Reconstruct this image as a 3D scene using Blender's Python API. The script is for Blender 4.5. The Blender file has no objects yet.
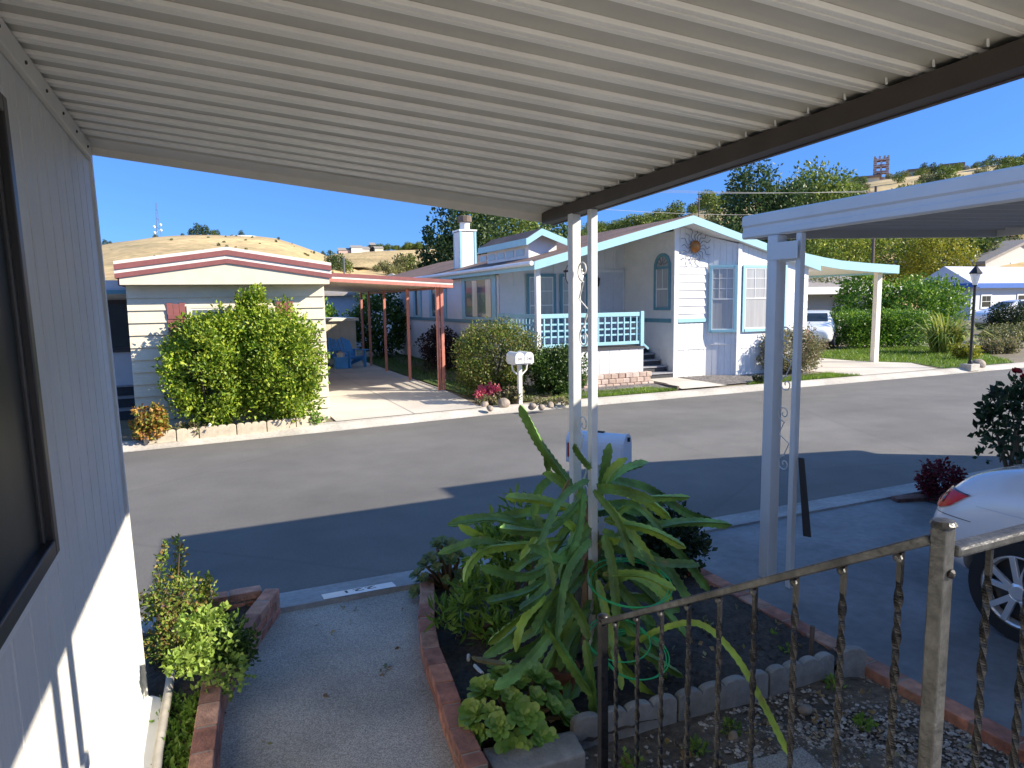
import bpy, bmesh, math, random
import numpy as np
from mathutils import Vector, Matrix, Quaternion
from mathutils.bvhtree import BVHTree
R = math.radians
scene = bpy.context.scene
COL = scene.collection
rnd = random.Random(7)

# ------------------------------------------------------------------ camera
F, YAW, PITCH, ROLL, EYE = 690.0, R(23.7), R(-6.8), R(0.9), 2.2
fw = Vector((math.sin(YAW)*math.cos(PITCH), math.cos(YAW)*math.cos(PITCH), math.sin(PITCH)))
r0 = Vector((math.cos(YAW), -math.sin(YAW), 0)); u0 = r0.cross(fw)
rt = r0*math.cos(ROLL) - u0*math.sin(ROLL); up = u0*math.cos(ROLL) + r0*math.sin(ROLL)
CAM = Vector((0, 0, EYE))
cd = bpy.data.cameras.new('camera'); cam = bpy.data.objects.new('camera', cd); COL.objects.link(cam)
m3 = Matrix((rt, up, -fw)).transposed()
cam.matrix_world = Matrix.Translation(CAM) @ m3.to_4x4()
cd.sensor_width = 36; cd.lens = F/1024*36; cd.clip_start = .05; cd.clip_end = 5000
scene.camera = cam
def ray(x, y): return fw + rt*((x-512)/F) + up*((384-y)/F)
def onZ(x, y, z=0): d = ray(x, y); return CAM + d*((z-EYE)/d.z)
def onY(x, y, Y): d = ray(x, y); return CAM + d*(Y/d.y)
def onX(x, y, X): d = ray(x, y); return CAM + d*(X/d.x)

# ------------------------------------------------------------------ materials
def mat(name, col, rough=.6, var=.15, scale=6, bump=0, bscale=60, metal=0, spec=.5, col2=None, trans=0, island=None, speck=None, stretch=None, coat=0, emis=None):
    m = bpy.data.materials.new(name); m.use_nodes = True
    nt = m.node_tree; N = nt.nodes; L = nt.links
    b = N['Principled BSDF']
    b.inputs['Roughness'].default_value = rough; b.inputs['Metallic'].default_value = metal
    b.inputs['Specular IOR Level'].default_value = spec
    if coat: b.inputs['Coat Weight'].default_value = coat; b.inputs['Coat Roughness'].default_value = .03
    tc = N.new('ShaderNodeTexCoord'); src = tc.outputs['Object']
    if stretch:
        mp = N.new('ShaderNodeMapping'); mp.inputs['Scale'].default_value = stretch
        L.new(src, mp.inputs['Vector']); src = mp.outputs['Vector']
    c1 = tuple(col)+(1,)
    if col2 is None: col2 = tuple(max(0, c*(1-var*1.6)) for c in col)
    if island:
        g = N.new('ShaderNodeNewGeometry'); cr = N.new('ShaderNodeValToRGB')
        cols = island
        el = cr.color_ramp.elements
        el[0].position = 0; el[0].color = tuple(cols[0])+(1,)
        el[1].position = 1; el[1].color = tuple(cols[-1])+(1,)
        for i, c in enumerate(cols[1:-1]):
            e = el.new((i+1)/(len(cols)-1)); e.color = tuple(c)+(1,)
        L.new(g.outputs['Random Per Island'], cr.inputs['Fac']); out = cr.outputs['Color']
        nz = N.new('ShaderNodeTexNoise'); nz.inputs['Scale'].default_value = scale; nz.inputs['Detail'].default_value = 2
        L.new(src, nz.inputs['Vector'])
        mr = N.new('ShaderNodeMapRange'); mr.inputs['From Min'].default_value = .3; mr.inputs['From Max'].default_value = .7
        mr.inputs['To Min'].default_value = 1-var; mr.inputs['To Max'].default_value = 1+var
        L.new(nz.outputs['Fac'], mr.inputs['Value'])
        mx = N.new('ShaderNodeMix'); mx.data_type = 'RGBA'; mx.blend_type = 'MULTIPLY'; mx.inputs['Factor'].default_value = 1
        L.new(out, mx.inputs['A']); L.new(mr.outputs['Result'], mx.inputs['B']); out = mx.outputs['Result']
    else:
        nz = N.new('ShaderNodeTexNoise'); nz.inputs['Scale'].default_value = scale; nz.inputs['Detail'].default_value = 8; nz.inputs['Roughness'].default_value = .6
        L.new(src, nz.inputs['Vector'])
        cr = N.new('ShaderNodeValToRGB'); el = cr.color_ramp.elements
        el[0].position = .3; el[0].color = tuple(col2)+(1,); el[1].position = .65; el[1].color = c1
        L.new(nz.outputs['Fac'], cr.inputs['Fac']); out = cr.outputs['Color']
    if speck:                                   # (scale, colour a, colour b, amount)
        vo = N.new('ShaderNodeTexVoronoi'); vo.inputs['Scale'].default_value = speck[0]; L.new(src, vo.inputs['Vector'])
        rr = N.new('ShaderNodeValToRGB'); e = rr.color_ramp.elements
        e[0].color = tuple(speck[1])+(1,); e[1].color = tuple(speck[2])+(1,); e[0].position = .1; e[1].position = .9
        sp = N.new('ShaderNodeSeparateColor'); L.new(vo.outputs['Color'], sp.inputs['Color']); L.new(sp.outputs['Red'], rr.inputs['Fac'])
        mx = N.new('ShaderNodeMix'); mx.data_type = 'RGBA'; mx.inputs['Factor'].default_value = speck[3]
        L.new(out, mx.inputs['A']); L.new(rr.outputs['Color'], mx.inputs['B']); out = mx.outputs['Result']
    L.new(out, b.inputs['Base Color'])
    if bump:
        nb = N.new('ShaderNodeTexNoise'); nb.inputs['Scale'].default_value = bscale; nb.inputs['Detail'].default_value = 6
        L.new(src, nb.inputs['Vector'])
        bp = N.new('ShaderNodeBump'); bp.inputs['Strength'].default_value = bump; bp.inputs['Distance'].default_value = .02
        L.new(nb.outputs['Fac'], bp.inputs['Height']); L.new(bp.outputs['Normal'], b.inputs['Normal'])
    if trans:
        tr = N.new('ShaderNodeBsdfTranslucent'); L.new(out, tr.inputs['Color'])
        ms = N.new('ShaderNodeMixShader'); ms.inputs['Fac'].default_value = trans
        L.new(b.outputs['BSDF'], ms.inputs[1]); L.new(tr.outputs['BSDF'], ms.inputs[2])
        L.new(ms.outputs['Shader'], N['Material Output'].inputs['Surface'])
    if emis:
        b.inputs['Emission Color'].default_value = tuple(emis[0])+(1,); b.inputs['Emission Strength'].default_value = emis[1]
    return m
def leafmat(name, cols, rough=.45, tr=.3, var=.25, scale=1.5, spec=.35):
    return mat(name, cols[0], rough=rough, island=cols, trans=tr, var=var, scale=scale, spec=spec)
def tint(m, sc, lo, hi, fr=(.35, .65), mapscale=None):
    """multiply a large soft stain pattern into the colour"""
    nt = m.node_tree; N = nt.nodes; L = nt.links; b = N['Principled BSDF']
    src = b.inputs['Base Color'].links[0].from_socket
    tc = N.new('ShaderNodeTexCoord'); nz = N.new('ShaderNodeTexNoise'); nz.inputs['Scale'].default_value = sc; nz.inputs['Detail'].default_value = 5
    v = tc.outputs['Object']
    if mapscale:
        mp = N.new('ShaderNodeMapping'); mp.inputs['Scale'].default_value = mapscale; L.new(v, mp.inputs['Vector']); v = mp.outputs['Vector']
    L.new(v, nz.inputs['Vector'])
    mr = N.new('ShaderNodeMapRange'); mr.inputs['From Min'].default_value = fr[0]; mr.inputs['From Max'].default_value = fr[1]
    mr.inputs['To Min'].default_value = lo; mr.inputs['To Max'].default_value = hi; L.new(nz.outputs['Fac'], mr.inputs['Value'])
    mx = N.new('ShaderNodeMix'); mx.data_type = 'RGBA'; mx.blend_type = 'MULTIPLY'; mx.inputs['Factor'].default_value = 1
    L.new(src, mx.inputs['A']); L.new(mr.outputs['Result'], mx.inputs['B']); L.new(mx.outputs['Result'], b.inputs['Base Color'])
    return m
def cracks(m, sc, dark=.45, width=.012, amount=.8):
    nt = m.node_tree; N = nt.nodes; L = nt.links; b = N['Principled BSDF']
    src = b.inputs['Base Color'].links[0].from_socket
    tc = N.new('ShaderNodeTexCoord'); nz = N.new('ShaderNodeTexNoise'); nz.inputs['Scale'].default_value = sc*2; nz.inputs['Detail'].default_value = 4
    L.new(tc.outputs['Object'], nz.inputs['Vector'])
    ad = N.new('ShaderNodeMix'); ad.data_type = 'RGBA'; ad.blend_type = 'ADD'; ad.inputs['Factor'].default_value = .35
    L.new(tc.outputs['Object'], ad.inputs['A']); L.new(nz.outputs['Color'], ad.inputs['B'])
    vo = N.new('ShaderNodeTexVoronoi'); vo.feature = 'DISTANCE_TO_EDGE'; vo.inputs['Scale'].default_value = sc; L.new(ad.outputs['Result'], vo.inputs['Vector'])
    mr = N.new('ShaderNodeMapRange'); mr.inputs['From Min'].default_value = 0; mr.inputs['From Max'].default_value = width
    mr.inputs['To Min'].default_value = 1-(1-dark)*amount; mr.inputs['To Max'].default_value = 1; L.new(vo.outputs['Distance'], mr.inputs['Value'])
    mx = N.new('ShaderNodeMix'); mx.data_type = 'RGBA'; mx.blend_type = 'MULTIPLY'; mx.inputs['Factor'].default_value = 1
    L.new(src, mx.inputs['A']); L.new(mr.outputs['Result'], mx.inputs['B']); L.new(mx.outputs['Result'], b.inputs['Base Color'])
    return m
def brickmat(name, c1, c2, mortar, sc=1.0, bw=.2, rh=.065, ms=.01):
    m = bpy.data.materials.new(name); m.use_nodes = True; nt = m.node_tree; N = nt.nodes; L = nt.links; b = N['Principled BSDF']
    b.inputs['Roughness'].default_value = .85
    tc = N.new('ShaderNodeTexCoord'); mp = N.new('ShaderNodeMapping'); mp.inputs['Rotation'].default_value = (R(90), 0, 0)
    L.new(tc.outputs['Object'], mp.inputs['Vector'])
    br = N.new('ShaderNodeTexBrick'); br.inputs['Color1'].default_value = tuple(c1)+(1,); br.inputs['Color2'].default_value = tuple(c2)+(1,)
    br.inputs['Mortar'].default_value = tuple(mortar)+(1,); br.inputs['Scale'].default_value = sc
    br.inputs['Brick Width'].default_value = bw; br.inputs['Row Height'].default_value = rh; br.inputs['Mortar Size'].default_value = ms
    L.new(mp.outputs['Vector'], br.inputs['Vector']); L.new(br.outputs['Color'], b.inputs['Base Color'])
    return m

M = {}
M['asphalt'] = tint(mat('asphalt', (.150, .140, .125), rough=.85, var=.12, scale=90, bump=.25, bscale=220, speck=(260, (.09, .09, .09), (.205, .195, .175), .5)), .35, .86, 1.12)
tint(M['asphalt'], .5, .9, 1.08, mapscale=(.12, 1.6, 1)); 
tint(M['asphalt'], 2.2, .93, 1.05); cracks(M['asphalt'], .13, .85, .004)
M['concrete'] = tint(mat('concrete', (.60, .55, .47), rough=.85, var=.1, scale=30, bump=.1, bscale=150), .8, .86, 1.06)
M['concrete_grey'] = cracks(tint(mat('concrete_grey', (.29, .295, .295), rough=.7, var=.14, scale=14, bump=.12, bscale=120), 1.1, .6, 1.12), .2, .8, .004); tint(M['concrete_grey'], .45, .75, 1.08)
M['kerb'] = tint(mat('kerb_concrete', (.54, .50, .43), rough=.9, var=.16, scale=20, bump=.2, bscale=90), 1.4, .78, 1.08)
M['gutter'] = tint(mat('gutter_concrete', (.36, .36, .35), rough=.85, var=.16, scale=18, bump=.2, bscale=90), 1.4, .75, 1.1)
M['aggregate'] = tint(mat('exposed_aggregate', (.45, .415, .36), rough=.8, var=.25, scale=60, bump=.6, bscale=160, speck=(190, (.15, .14, .125), (.66, .62, .54), .5)), 1.3, .72, 1.15)
M['soil'] = tint(mat('soil', (.085, .066, .05), rough=.95, var=.4, scale=25, bump=.9, bscale=35), 3, .6, 1.2)
M['soil_dry'] = tint(mat('dry_soil', (.17, .13, .09), rough=.95, var=.4, scale=25, bump=.8, bscale=35), 2, .7, 1.2)
M['lawn_base'] = mat('lawn_soil', (.10, .16, .03), rough=.95, var=.4, scale=12)
M['dirt_far'] = tint(mat('yard_ground', (.24, .2, .13), rough=.95, var=.3, scale=4), .3, .7, 1.2)
M['white_paint'] = mat('white_paint', (.72, .72, .69), rough=.45, var=.05, scale=8)
M['white_metal'] = mat('white_enamel', (.76, .76, .73), rough=.35, var=.05, scale=8)
M['post_white'] = mat('post_enamel', (.74, .73, .68), rough=.4, var=.08, scale=10)
M['wall_white'] = tint(mat('painted_siding', (.69, .68, .64), rough=.55, var=.06, scale=9, bump=.25, bscale=25, stretch=(6, 6, .5)), 1.2, .9, 1.04)
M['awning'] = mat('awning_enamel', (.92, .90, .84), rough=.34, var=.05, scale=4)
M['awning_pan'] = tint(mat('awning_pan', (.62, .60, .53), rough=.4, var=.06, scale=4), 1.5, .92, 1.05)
M['awning_trim'] = mat('awning_trim', (.74, .70, .62), rough=.4, var=.06, scale=5)
M['brown_beam'] = mat('brown_gutter', (.062, .048, .038), rough=.45, var=.2, scale=8)
M['bronze'] = mat('bronze_frame', (.035, .03, .027), rough=.4, var=.1)
M['glass_dark'] = mat('dark_glass', (.015, .02, .02), rough=.06, var=.05, spec=.6)
M['screen'] = mat('insect_screen', (.022, .030, .028), rough=.4, var=.3, scale=2, spec=.16, stretch=(1, 5, .3))
M['glass_blue'] = mat('window_glass', (.10, .14, .17), rough=.08, var=.1, spec=.7)
M['glass_curtain'] = mat('curtained_glass', (.42, .42, .42), rough=.12, var=.12, scale=3, stretch=(6, 6, .4), spec=.6)
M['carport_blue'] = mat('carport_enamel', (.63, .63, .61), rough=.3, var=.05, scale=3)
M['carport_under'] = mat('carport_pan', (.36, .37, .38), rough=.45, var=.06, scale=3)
M['iron'] = tint(mat('wrought_iron', (.020, .020, .021), rough=.26, var=.3, scale=30, metal=.25, bump=.1, bscale=120), 6, .7, 1.5)
M['rail_worn'] = tint(mat('worn_iron', (.115, .118, .118), rough=.36, var=.3, scale=50, metal=.5, bump=.15, bscale=90), 9, .55, 1.35)
M['brick_a'] = tint(mat('red_brick', (.27, .12, .085), rough=.9, var=.3, scale=22, bump=.4, bscale=80), 4, .6, 1.25)
M['brick_b'] = tint(mat('dark_brick', (.17, .085, .07), rough=.9, var=.3, scale=22, bump=.4, bscale=80), 4, .65, 1.25)
M['brick_c'] = tint(mat('pale_brick', (.33, .19, .13), rough=.9, var=.3, scale=22, bump=.4, bscale=80), 4, .65, 1.2)
M['mortar'] = mat('mortar', (.36, .31, .26), rough=.95, var=.2, scale=30, bump=.4, bscale=80)
M['scallop'] = tint(mat('edging_concrete', (.36, .35, .32), rough=.9, var=.2, scale=15, bump=.4, bscale=60), 3, .65, 1.1)
M['scallop_cream'] = tint(mat('cream_edging', (.58, .5, .38), rough=.9, var=.15, scale=15, bump=.3, bscale=60), 3, .75, 1.1)
M['cream'] = tint(mat('cream_siding', (.70, .64, .49), rough=.6, var=.06, scale=5, bump=.1, bscale=40), 1, .93, 1.04)
M['cream_white'] = mat('cream_white', (.78, .74, .64), rough=.5, var=.05)
M['maroon'] = mat('maroon_paint', (.27, .095, .085), rough=.5, var=.12, scale=10)
M['salmon'] = mat('salmon_paint', (.56, .22, .165), rough=.5, var=.15, scale=10)
M['tan_under'] = mat('tan_pan', (.70, .58, .45), rough=.5, var=.06)
M['house_white'] = tint(mat('white_siding', (.72, .72, .71), rough=.55, var=.04, scale=5, bump=.1, bscale=40), 1, .95, 1.03)
M['trim_aqua'] = mat('aqua_trim', (.29, .53, .60), rough=.5, var=.06)
M['trim_aqua_shaded'] = mat('shaded_aqua_trim', (.12, .28, .34), rough=.5, var=.1)  # darker copy of the aqua trim, shade put into the colour
M['shingle'] = tint(mat('brown_shingles', (.25, .155, .115), rough=.9, var=.35, scale=14, bump=.4, bscale=40, stretch=(1, 4, 1)), 1, .8, 1.15)
M['roof_grey'] = mat('grey_roof', (.30, .27, .24), rough=.9, var=.2, scale=4)
M['step_dark'] = mat('dark_steps', (.05, .05, .055), rough=.8, var=.2, scale=20)
M['step_tread'] = mat('grey_treads', (.32, .32, .34), rough=.8, var=.2, scale=20)
M['gravel_dark'] = tint(mat('grey_gravel', (.17, .15, .14), rough=.95, var=.3, scale=40, bump=.8, bscale=60, speck=(28, (.07, .06, .06), (.3, .28, .26), .7)), 2, .8, 1.1)
M['pebble'] = mat('pebbles', (.3, .28, .25), rough=.85, island=[(.10, .085, .075), (.22, .18, .145), (.3, .25, .2), (.36, .33, .29), (.5, .46, .4)], var=.2, scale=6)
M['block'] = tint(mat('garden_block', (.46, .33, .26), rough=.9, island=[(.36, .26, .21), (.5, .38, .31), (.56, .46, .4)], var=.15, scale=9, bump=.3, bscale=40), 4, .8, 1.1)
M['rock'] = tint(mat('rock', (.36, .30, .24), rough=.95, var=.3, scale=7, bump=.6, bscale=14), 2, .7, 1.15)
M['bark'] = mat('bark', (.10, .075, .055), rough=.95, var=.35, scale=14, bump=.6, bscale=30)
M['bark_pale'] = mat('pale_bark', (.30, .22, .16), rough=.9, var=.3, scale=14, bump=.4, bscale=30)
M['stem_red'] = mat('stem', (.16, .11, .05), rough=.8, var=.2)
M['cactus'] = tint(mat('cactus_skin', (.16, .31, .065), rough=.42, var=.3, scale=9, bump=.15, bscale=40, spec=.4), 2.2, .62, 1.35)
M['cactus_lime'] = tint(mat('young_cactus_skin', (.33, .5, .075), rough=.42, var=.25, scale=9, bump=.15, bscale=40, spec=.4), 2.2, .75, 1.2)
def margins(m, col, lo=.53, hi=.60, brown=(.24, .17, .07)):
    nt = m.node_tree; N = nt.nodes; L = nt.links; b = N['Principled BSDF']; src = b.inputs['Base Color'].links[0].from_socket
    g = N.new('ShaderNodeNewGeometry'); mr = N.new('ShaderNodeMapRange'); mr.inputs['From Min'].default_value = lo; mr.inputs['From Max'].default_value = hi; mr.inputs['To Max'].default_value = .7
    L.new(g.outputs['Pointiness'], mr.inputs['Value']); mx = N.new('ShaderNodeMix'); mx.data_type = 'RGBA'; L.new(mr.outputs['Result'], mx.inputs['Factor']); L.new(src, mx.inputs['A']); mx.inputs['B'].default_value = tuple(col)+(1,)
    tc = N.new('ShaderNodeTexCoord'); nz = N.new('ShaderNodeTexNoise'); nz.inputs['Scale'].default_value = 13; nz.inputs['Detail'].default_value = 6; L.new(tc.outputs['Object'], nz.inputs['Vector'])
    m2 = N.new('ShaderNodeMapRange'); m2.inputs['From Min'].default_value = .64; m2.inputs['From Max'].default_value = .74; m2.inputs['To Max'].default_value = .7; L.new(nz.outputs['Fac'], m2.inputs['Value'])
    my = N.new('ShaderNodeMix'); my.data_type = 'RGBA'; L.new(m2.outputs['Result'], my.inputs['Factor']); L.new(mx.outputs['Result'], my.inputs['A']); my.inputs['B'].default_value = tuple(brown)+(1,); L.new(my.outputs['Result'], b.inputs['Base Color'])
margins(M['cactus'], (.26, .36, .10), .56, .72); margins(M['cactus_lime'], (.40, .48, .14), .56, .72)
M['cactus_dry'] = mat('dry_cactus', (.30, .25, .12), rough=.8, var=.3, scale=12)
M['terracotta'] = mat('terracotta', (.32, .12, .06), rough=.85, var=.2, scale=10)
M['hose'] = mat('green_wire', (.03, .5, .16), rough=.35, var=.1)
M['black'] = mat('black_rubber', (.012, .012, .014), rough=.55, var=.1)
M['black_iron'] = mat('black_iron', (.02, .02, .022), rough=.4, var=.1, metal=.3)
M['mail_blue'] = mat('pale_mailbox', (.62, .66, .74), rough=.35, var=.06)
M['red'] = mat('red_plastic', (.45, .02, .02), rough=.3, var=.1)
M['car_white'] = mat('white_car_paint', (.83, .83, .84), rough=.25, var=.01, coat=1)
M['chrome'] = mat('alloy', (.82, .83, .85), rough=.25, var=.03, metal=.55)
M['alloy_dark'] = mat('dark_alloy', (.07, .07, .075), rough=.4, var=.1, metal=.5)
M['tyre'] = mat('tyre', (.018, .018, .019), rough=.8, var=.1)
M['tail_red'] = mat('tail_lamp', (.85, .02, .02), rough=.25, var=.12, scale=30)
M['tail_dark'] = mat('tail_lamp_dark', (.09, .005, .008), rough=.08, var=.1, coat=1)
M['tail_clear'] = mat('tail_lamp_clear', (.8, .5, .45), rough=.08, var=.1, coat=1)
M['blue_chair'] = mat('blue_wood', (.10, .40, .80), rough=.6, var=.12)
M['copper'] = mat('copper', (.55, .22, .06), rough=.35, var=.25, scale=12, metal=.7)
M['wire_metal'] = mat('dark_wire', (.22, .22, .23), rough=.5, var=.1, metal=.6)
M['hill_grass'] = tint(tint(tint(mat('dry_grass', (.66, .47, .22), rough=.95, var=.3, scale=.12, col2=(.44, .34, .15)), .014, .75, 1.1), .05, .78, 1.08, mapscale=(.4, .4, 5)), .5, .75, 1.12)
M['pole'] = mat('pole_wood', (.17, .13, .10), rough=.9, var=.2, scale=8)
M['brick_tower'] = brickmat('red_tower', (.5, .25, .19), (.42, .2, .15), (.6, .52, .46), 1, 1.6, .8, .16)
M['blue_fascia'] = mat('blue_fascia', (.03, .12, .42), rough=.5, var=.1)
M['lilac_roof'] = mat('pale_roof', (.62, .61, .66), rough=.35, var=.08, scale=1)
M['pale_wall'] = mat('pale_house_wall', (.55, .58, .62), rough=.6, var=.06)
M['grey_wall'] = mat('grey_house_wall', (.46, .45, .43), rough=.6, var=.06)
M['pvc'] = mat('pvc_pipe', (.45, .42, .36), rough=.6, var=.2, scale=12)
M['lamp_glass'] = mat('frosted_glass', (.75, .75, .72), rough=.3, var=.05)
# foliage
M['lf_bush'] = leafmat('bright_bush_leaf', [(.07, .14, .012), (.17, .28, .02), (.29, .38, .03), (.40, .46, .055)], var=.3, tr=.3)
M['lf_round'] = leafmat('round_bush_leaf', [(.05, .09, .015), (.11, .17, .025), (.2, .24, .045), (.26, .2, .07)], var=.35)
M['lf_hedge'] = leafmat('hedge_leaf', [(.06, .14, .014), (.13, .26, .025), (.25, .38, .04)], var=.25)
M['lf_hedge2'] = leafmat('ivy_leaf', [(.03, .07, .012), (.06, .12, .02), (.11, .18, .03)], var=.3)
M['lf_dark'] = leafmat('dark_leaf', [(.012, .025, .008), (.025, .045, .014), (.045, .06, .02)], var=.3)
M['lf_purple'] = leafmat('purple_leaf', [(.02, .014, .014), (.045, .025, .025), (.07, .04, .03)], var=.3)
M['lf_pine'] = leafmat('pine_leaf', [(.025, .055, .016), (.055, .10, .028), (.11, .16, .045)], var=.35, scale=.3)
M['lf_tree'] = leafmat('tree_leaf', [(.06, .10, .016), (.13, .19, .03), (.24, .29, .055)], var=.35, scale=.3)
M['lf_yellow'] = leafmat('yellow_leaf', [(.13, .16, .015), (.27, .28, .025), (.42, .38, .04)], var=.3, scale=.5)
M['lf_yg'] = leafmat('yellow_green_leaf', [(.08, .13, .018), (.19, .25, .03), (.36, .38, .05)], var=.35, scale=.4)
M['lf_olive'] = leafmat('olive_leaf', [(.10, .12, .04), (.2, .21, .075), (.3, .29, .12)], var=.3, scale=.3)
M['lf_grass'] = leafmat('grass_blade', [(.08, .17, .012), (.16, .27, .02), (.28, .36, .04)], var=.3, scale=1.5)
M['lf_grass_dark'] = leafmat('shade_grass_blade', [(.03, .08, .012), (.06, .13, .02), (.1, .17, .03)], var=.3)  # darker copy of the lawn blades, shade painted in
M['lf_grey'] = leafmat('grey_green_leaf', [(.10, .12, .045), (.2, .21, .08), (.28, .26, .12), (.3, .2, .16)], var=.25)
M['lf_orange'] = leafmat('orange_leaf', [(.2, .07, .02), (.38, .17, .03), (.46, .30, .06), (.14, .2, .03), (.3, .3, .05)], var=.25)
M['lf_pink'] = leafmat('pink_petal', [(.55, .05, .13), (.7, .12, .2), (.6, .2, .2)], var=.2)
M['lf_rose_pink'] = leafmat('pale_pink_petal', [(.6, .2, .2), (.7, .4, .35), (.3, .25, .08)], var=.2)
M['lf_flax'] = leafmat('flax_blade', [(.13, .2, .03), (.28, .34, .06), (.5, .48, .16)], var=.25)
M['lf_red'] = leafmat('crimson_leaf', [(.10, .012, .02), (.2, .02, .035), (.06, .02, .015)], var=.2)
M['lf_rose'] = leafmat('rose_leaf', [(.012, .03, .01), (.025, .055, .018), (.05, .09, .03)], var=.25)
M['lf_succ'] = leafmat('succulent_leaf', [(.12, .24, .035), (.2, .34, .06), (.32, .44, .1)], var=.2, tr=.12, rough=.38)
M['lf_succ_dk'] = leafmat('dark_succulent_leaf', [(.07, .12, .035), (.13, .19, .05), (.22, .22, .09)], var=.25, tr=.12, rough=.4)
M['lf_fine'] = leafmat('fine_leaf', [(.08, .18, .025), (.16, .29, .04), (.26, .38, .07)], var=.25)
M['lf_geran'] = leafmat('geranium_leaf', [(.15, .25, .04), (.26, .38, .07), (.38, .48, .11)], var=.2)
M['lf_rusty'] = leafmat('rusty_shrub_leaf', [(.09, .16, .02), (.18, .27, .035), (.2, .3, .05), (.28, .33, .06), (.3, .18, .06), (.14, .22, .03)], var=.25)
M['lf_petal'] = leafmat('red_petal', [(.3, .005, .012), (.42, .01, .02)], var=.2)

# ------------------------------------------------------------------ objects
def wloc(o):
    v = Vector((0, 0, 0))
    while o is not None: v += o.location; o = o.parent
    return v
def thing(name, label, cat, loc=(0, 0, 0), group=None):
    o = bpy.data.objects.new(name, None); COL.objects.link(o); o.location = loc; o.empty_display_size = .2
    o['label'] = label; o['category'] = cat
    if group: o['group'] = group
    return o
def tag(o, label, cat, group=None):
    o['label'] = label; o['category'] = cat
    if group: o['group'] = group
    return o
def kind(o, k): o['kind'] = k; return o
def kids(o): return [c for c in bpy.data.objects if c.parent == o]
def dup(root, loc, rz=0, label=None, scale=None, cache={}):
    ks = cache.get(root.name)
    if ks is None:
        ks = {}
        for o in bpy.data.objects:
            if o.parent is not None: ks.setdefault(o.parent.name, []).append(o)
        cache[root.name] = ks
    def cp(o, par):
        c = o.copy(); COL.objects.link(c)
        if par is not None: c.parent = par
        for ch in ks.get(o.name, []): cp(ch, c)
        return c
    r = cp(root, None); r.location = loc; r.rotation_euler = (0, 0, rz)
    if scale: r.scale = scale if hasattr(scale, '__len__') else (scale,)*3
    if label: r['label'] = label
    return r
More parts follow.
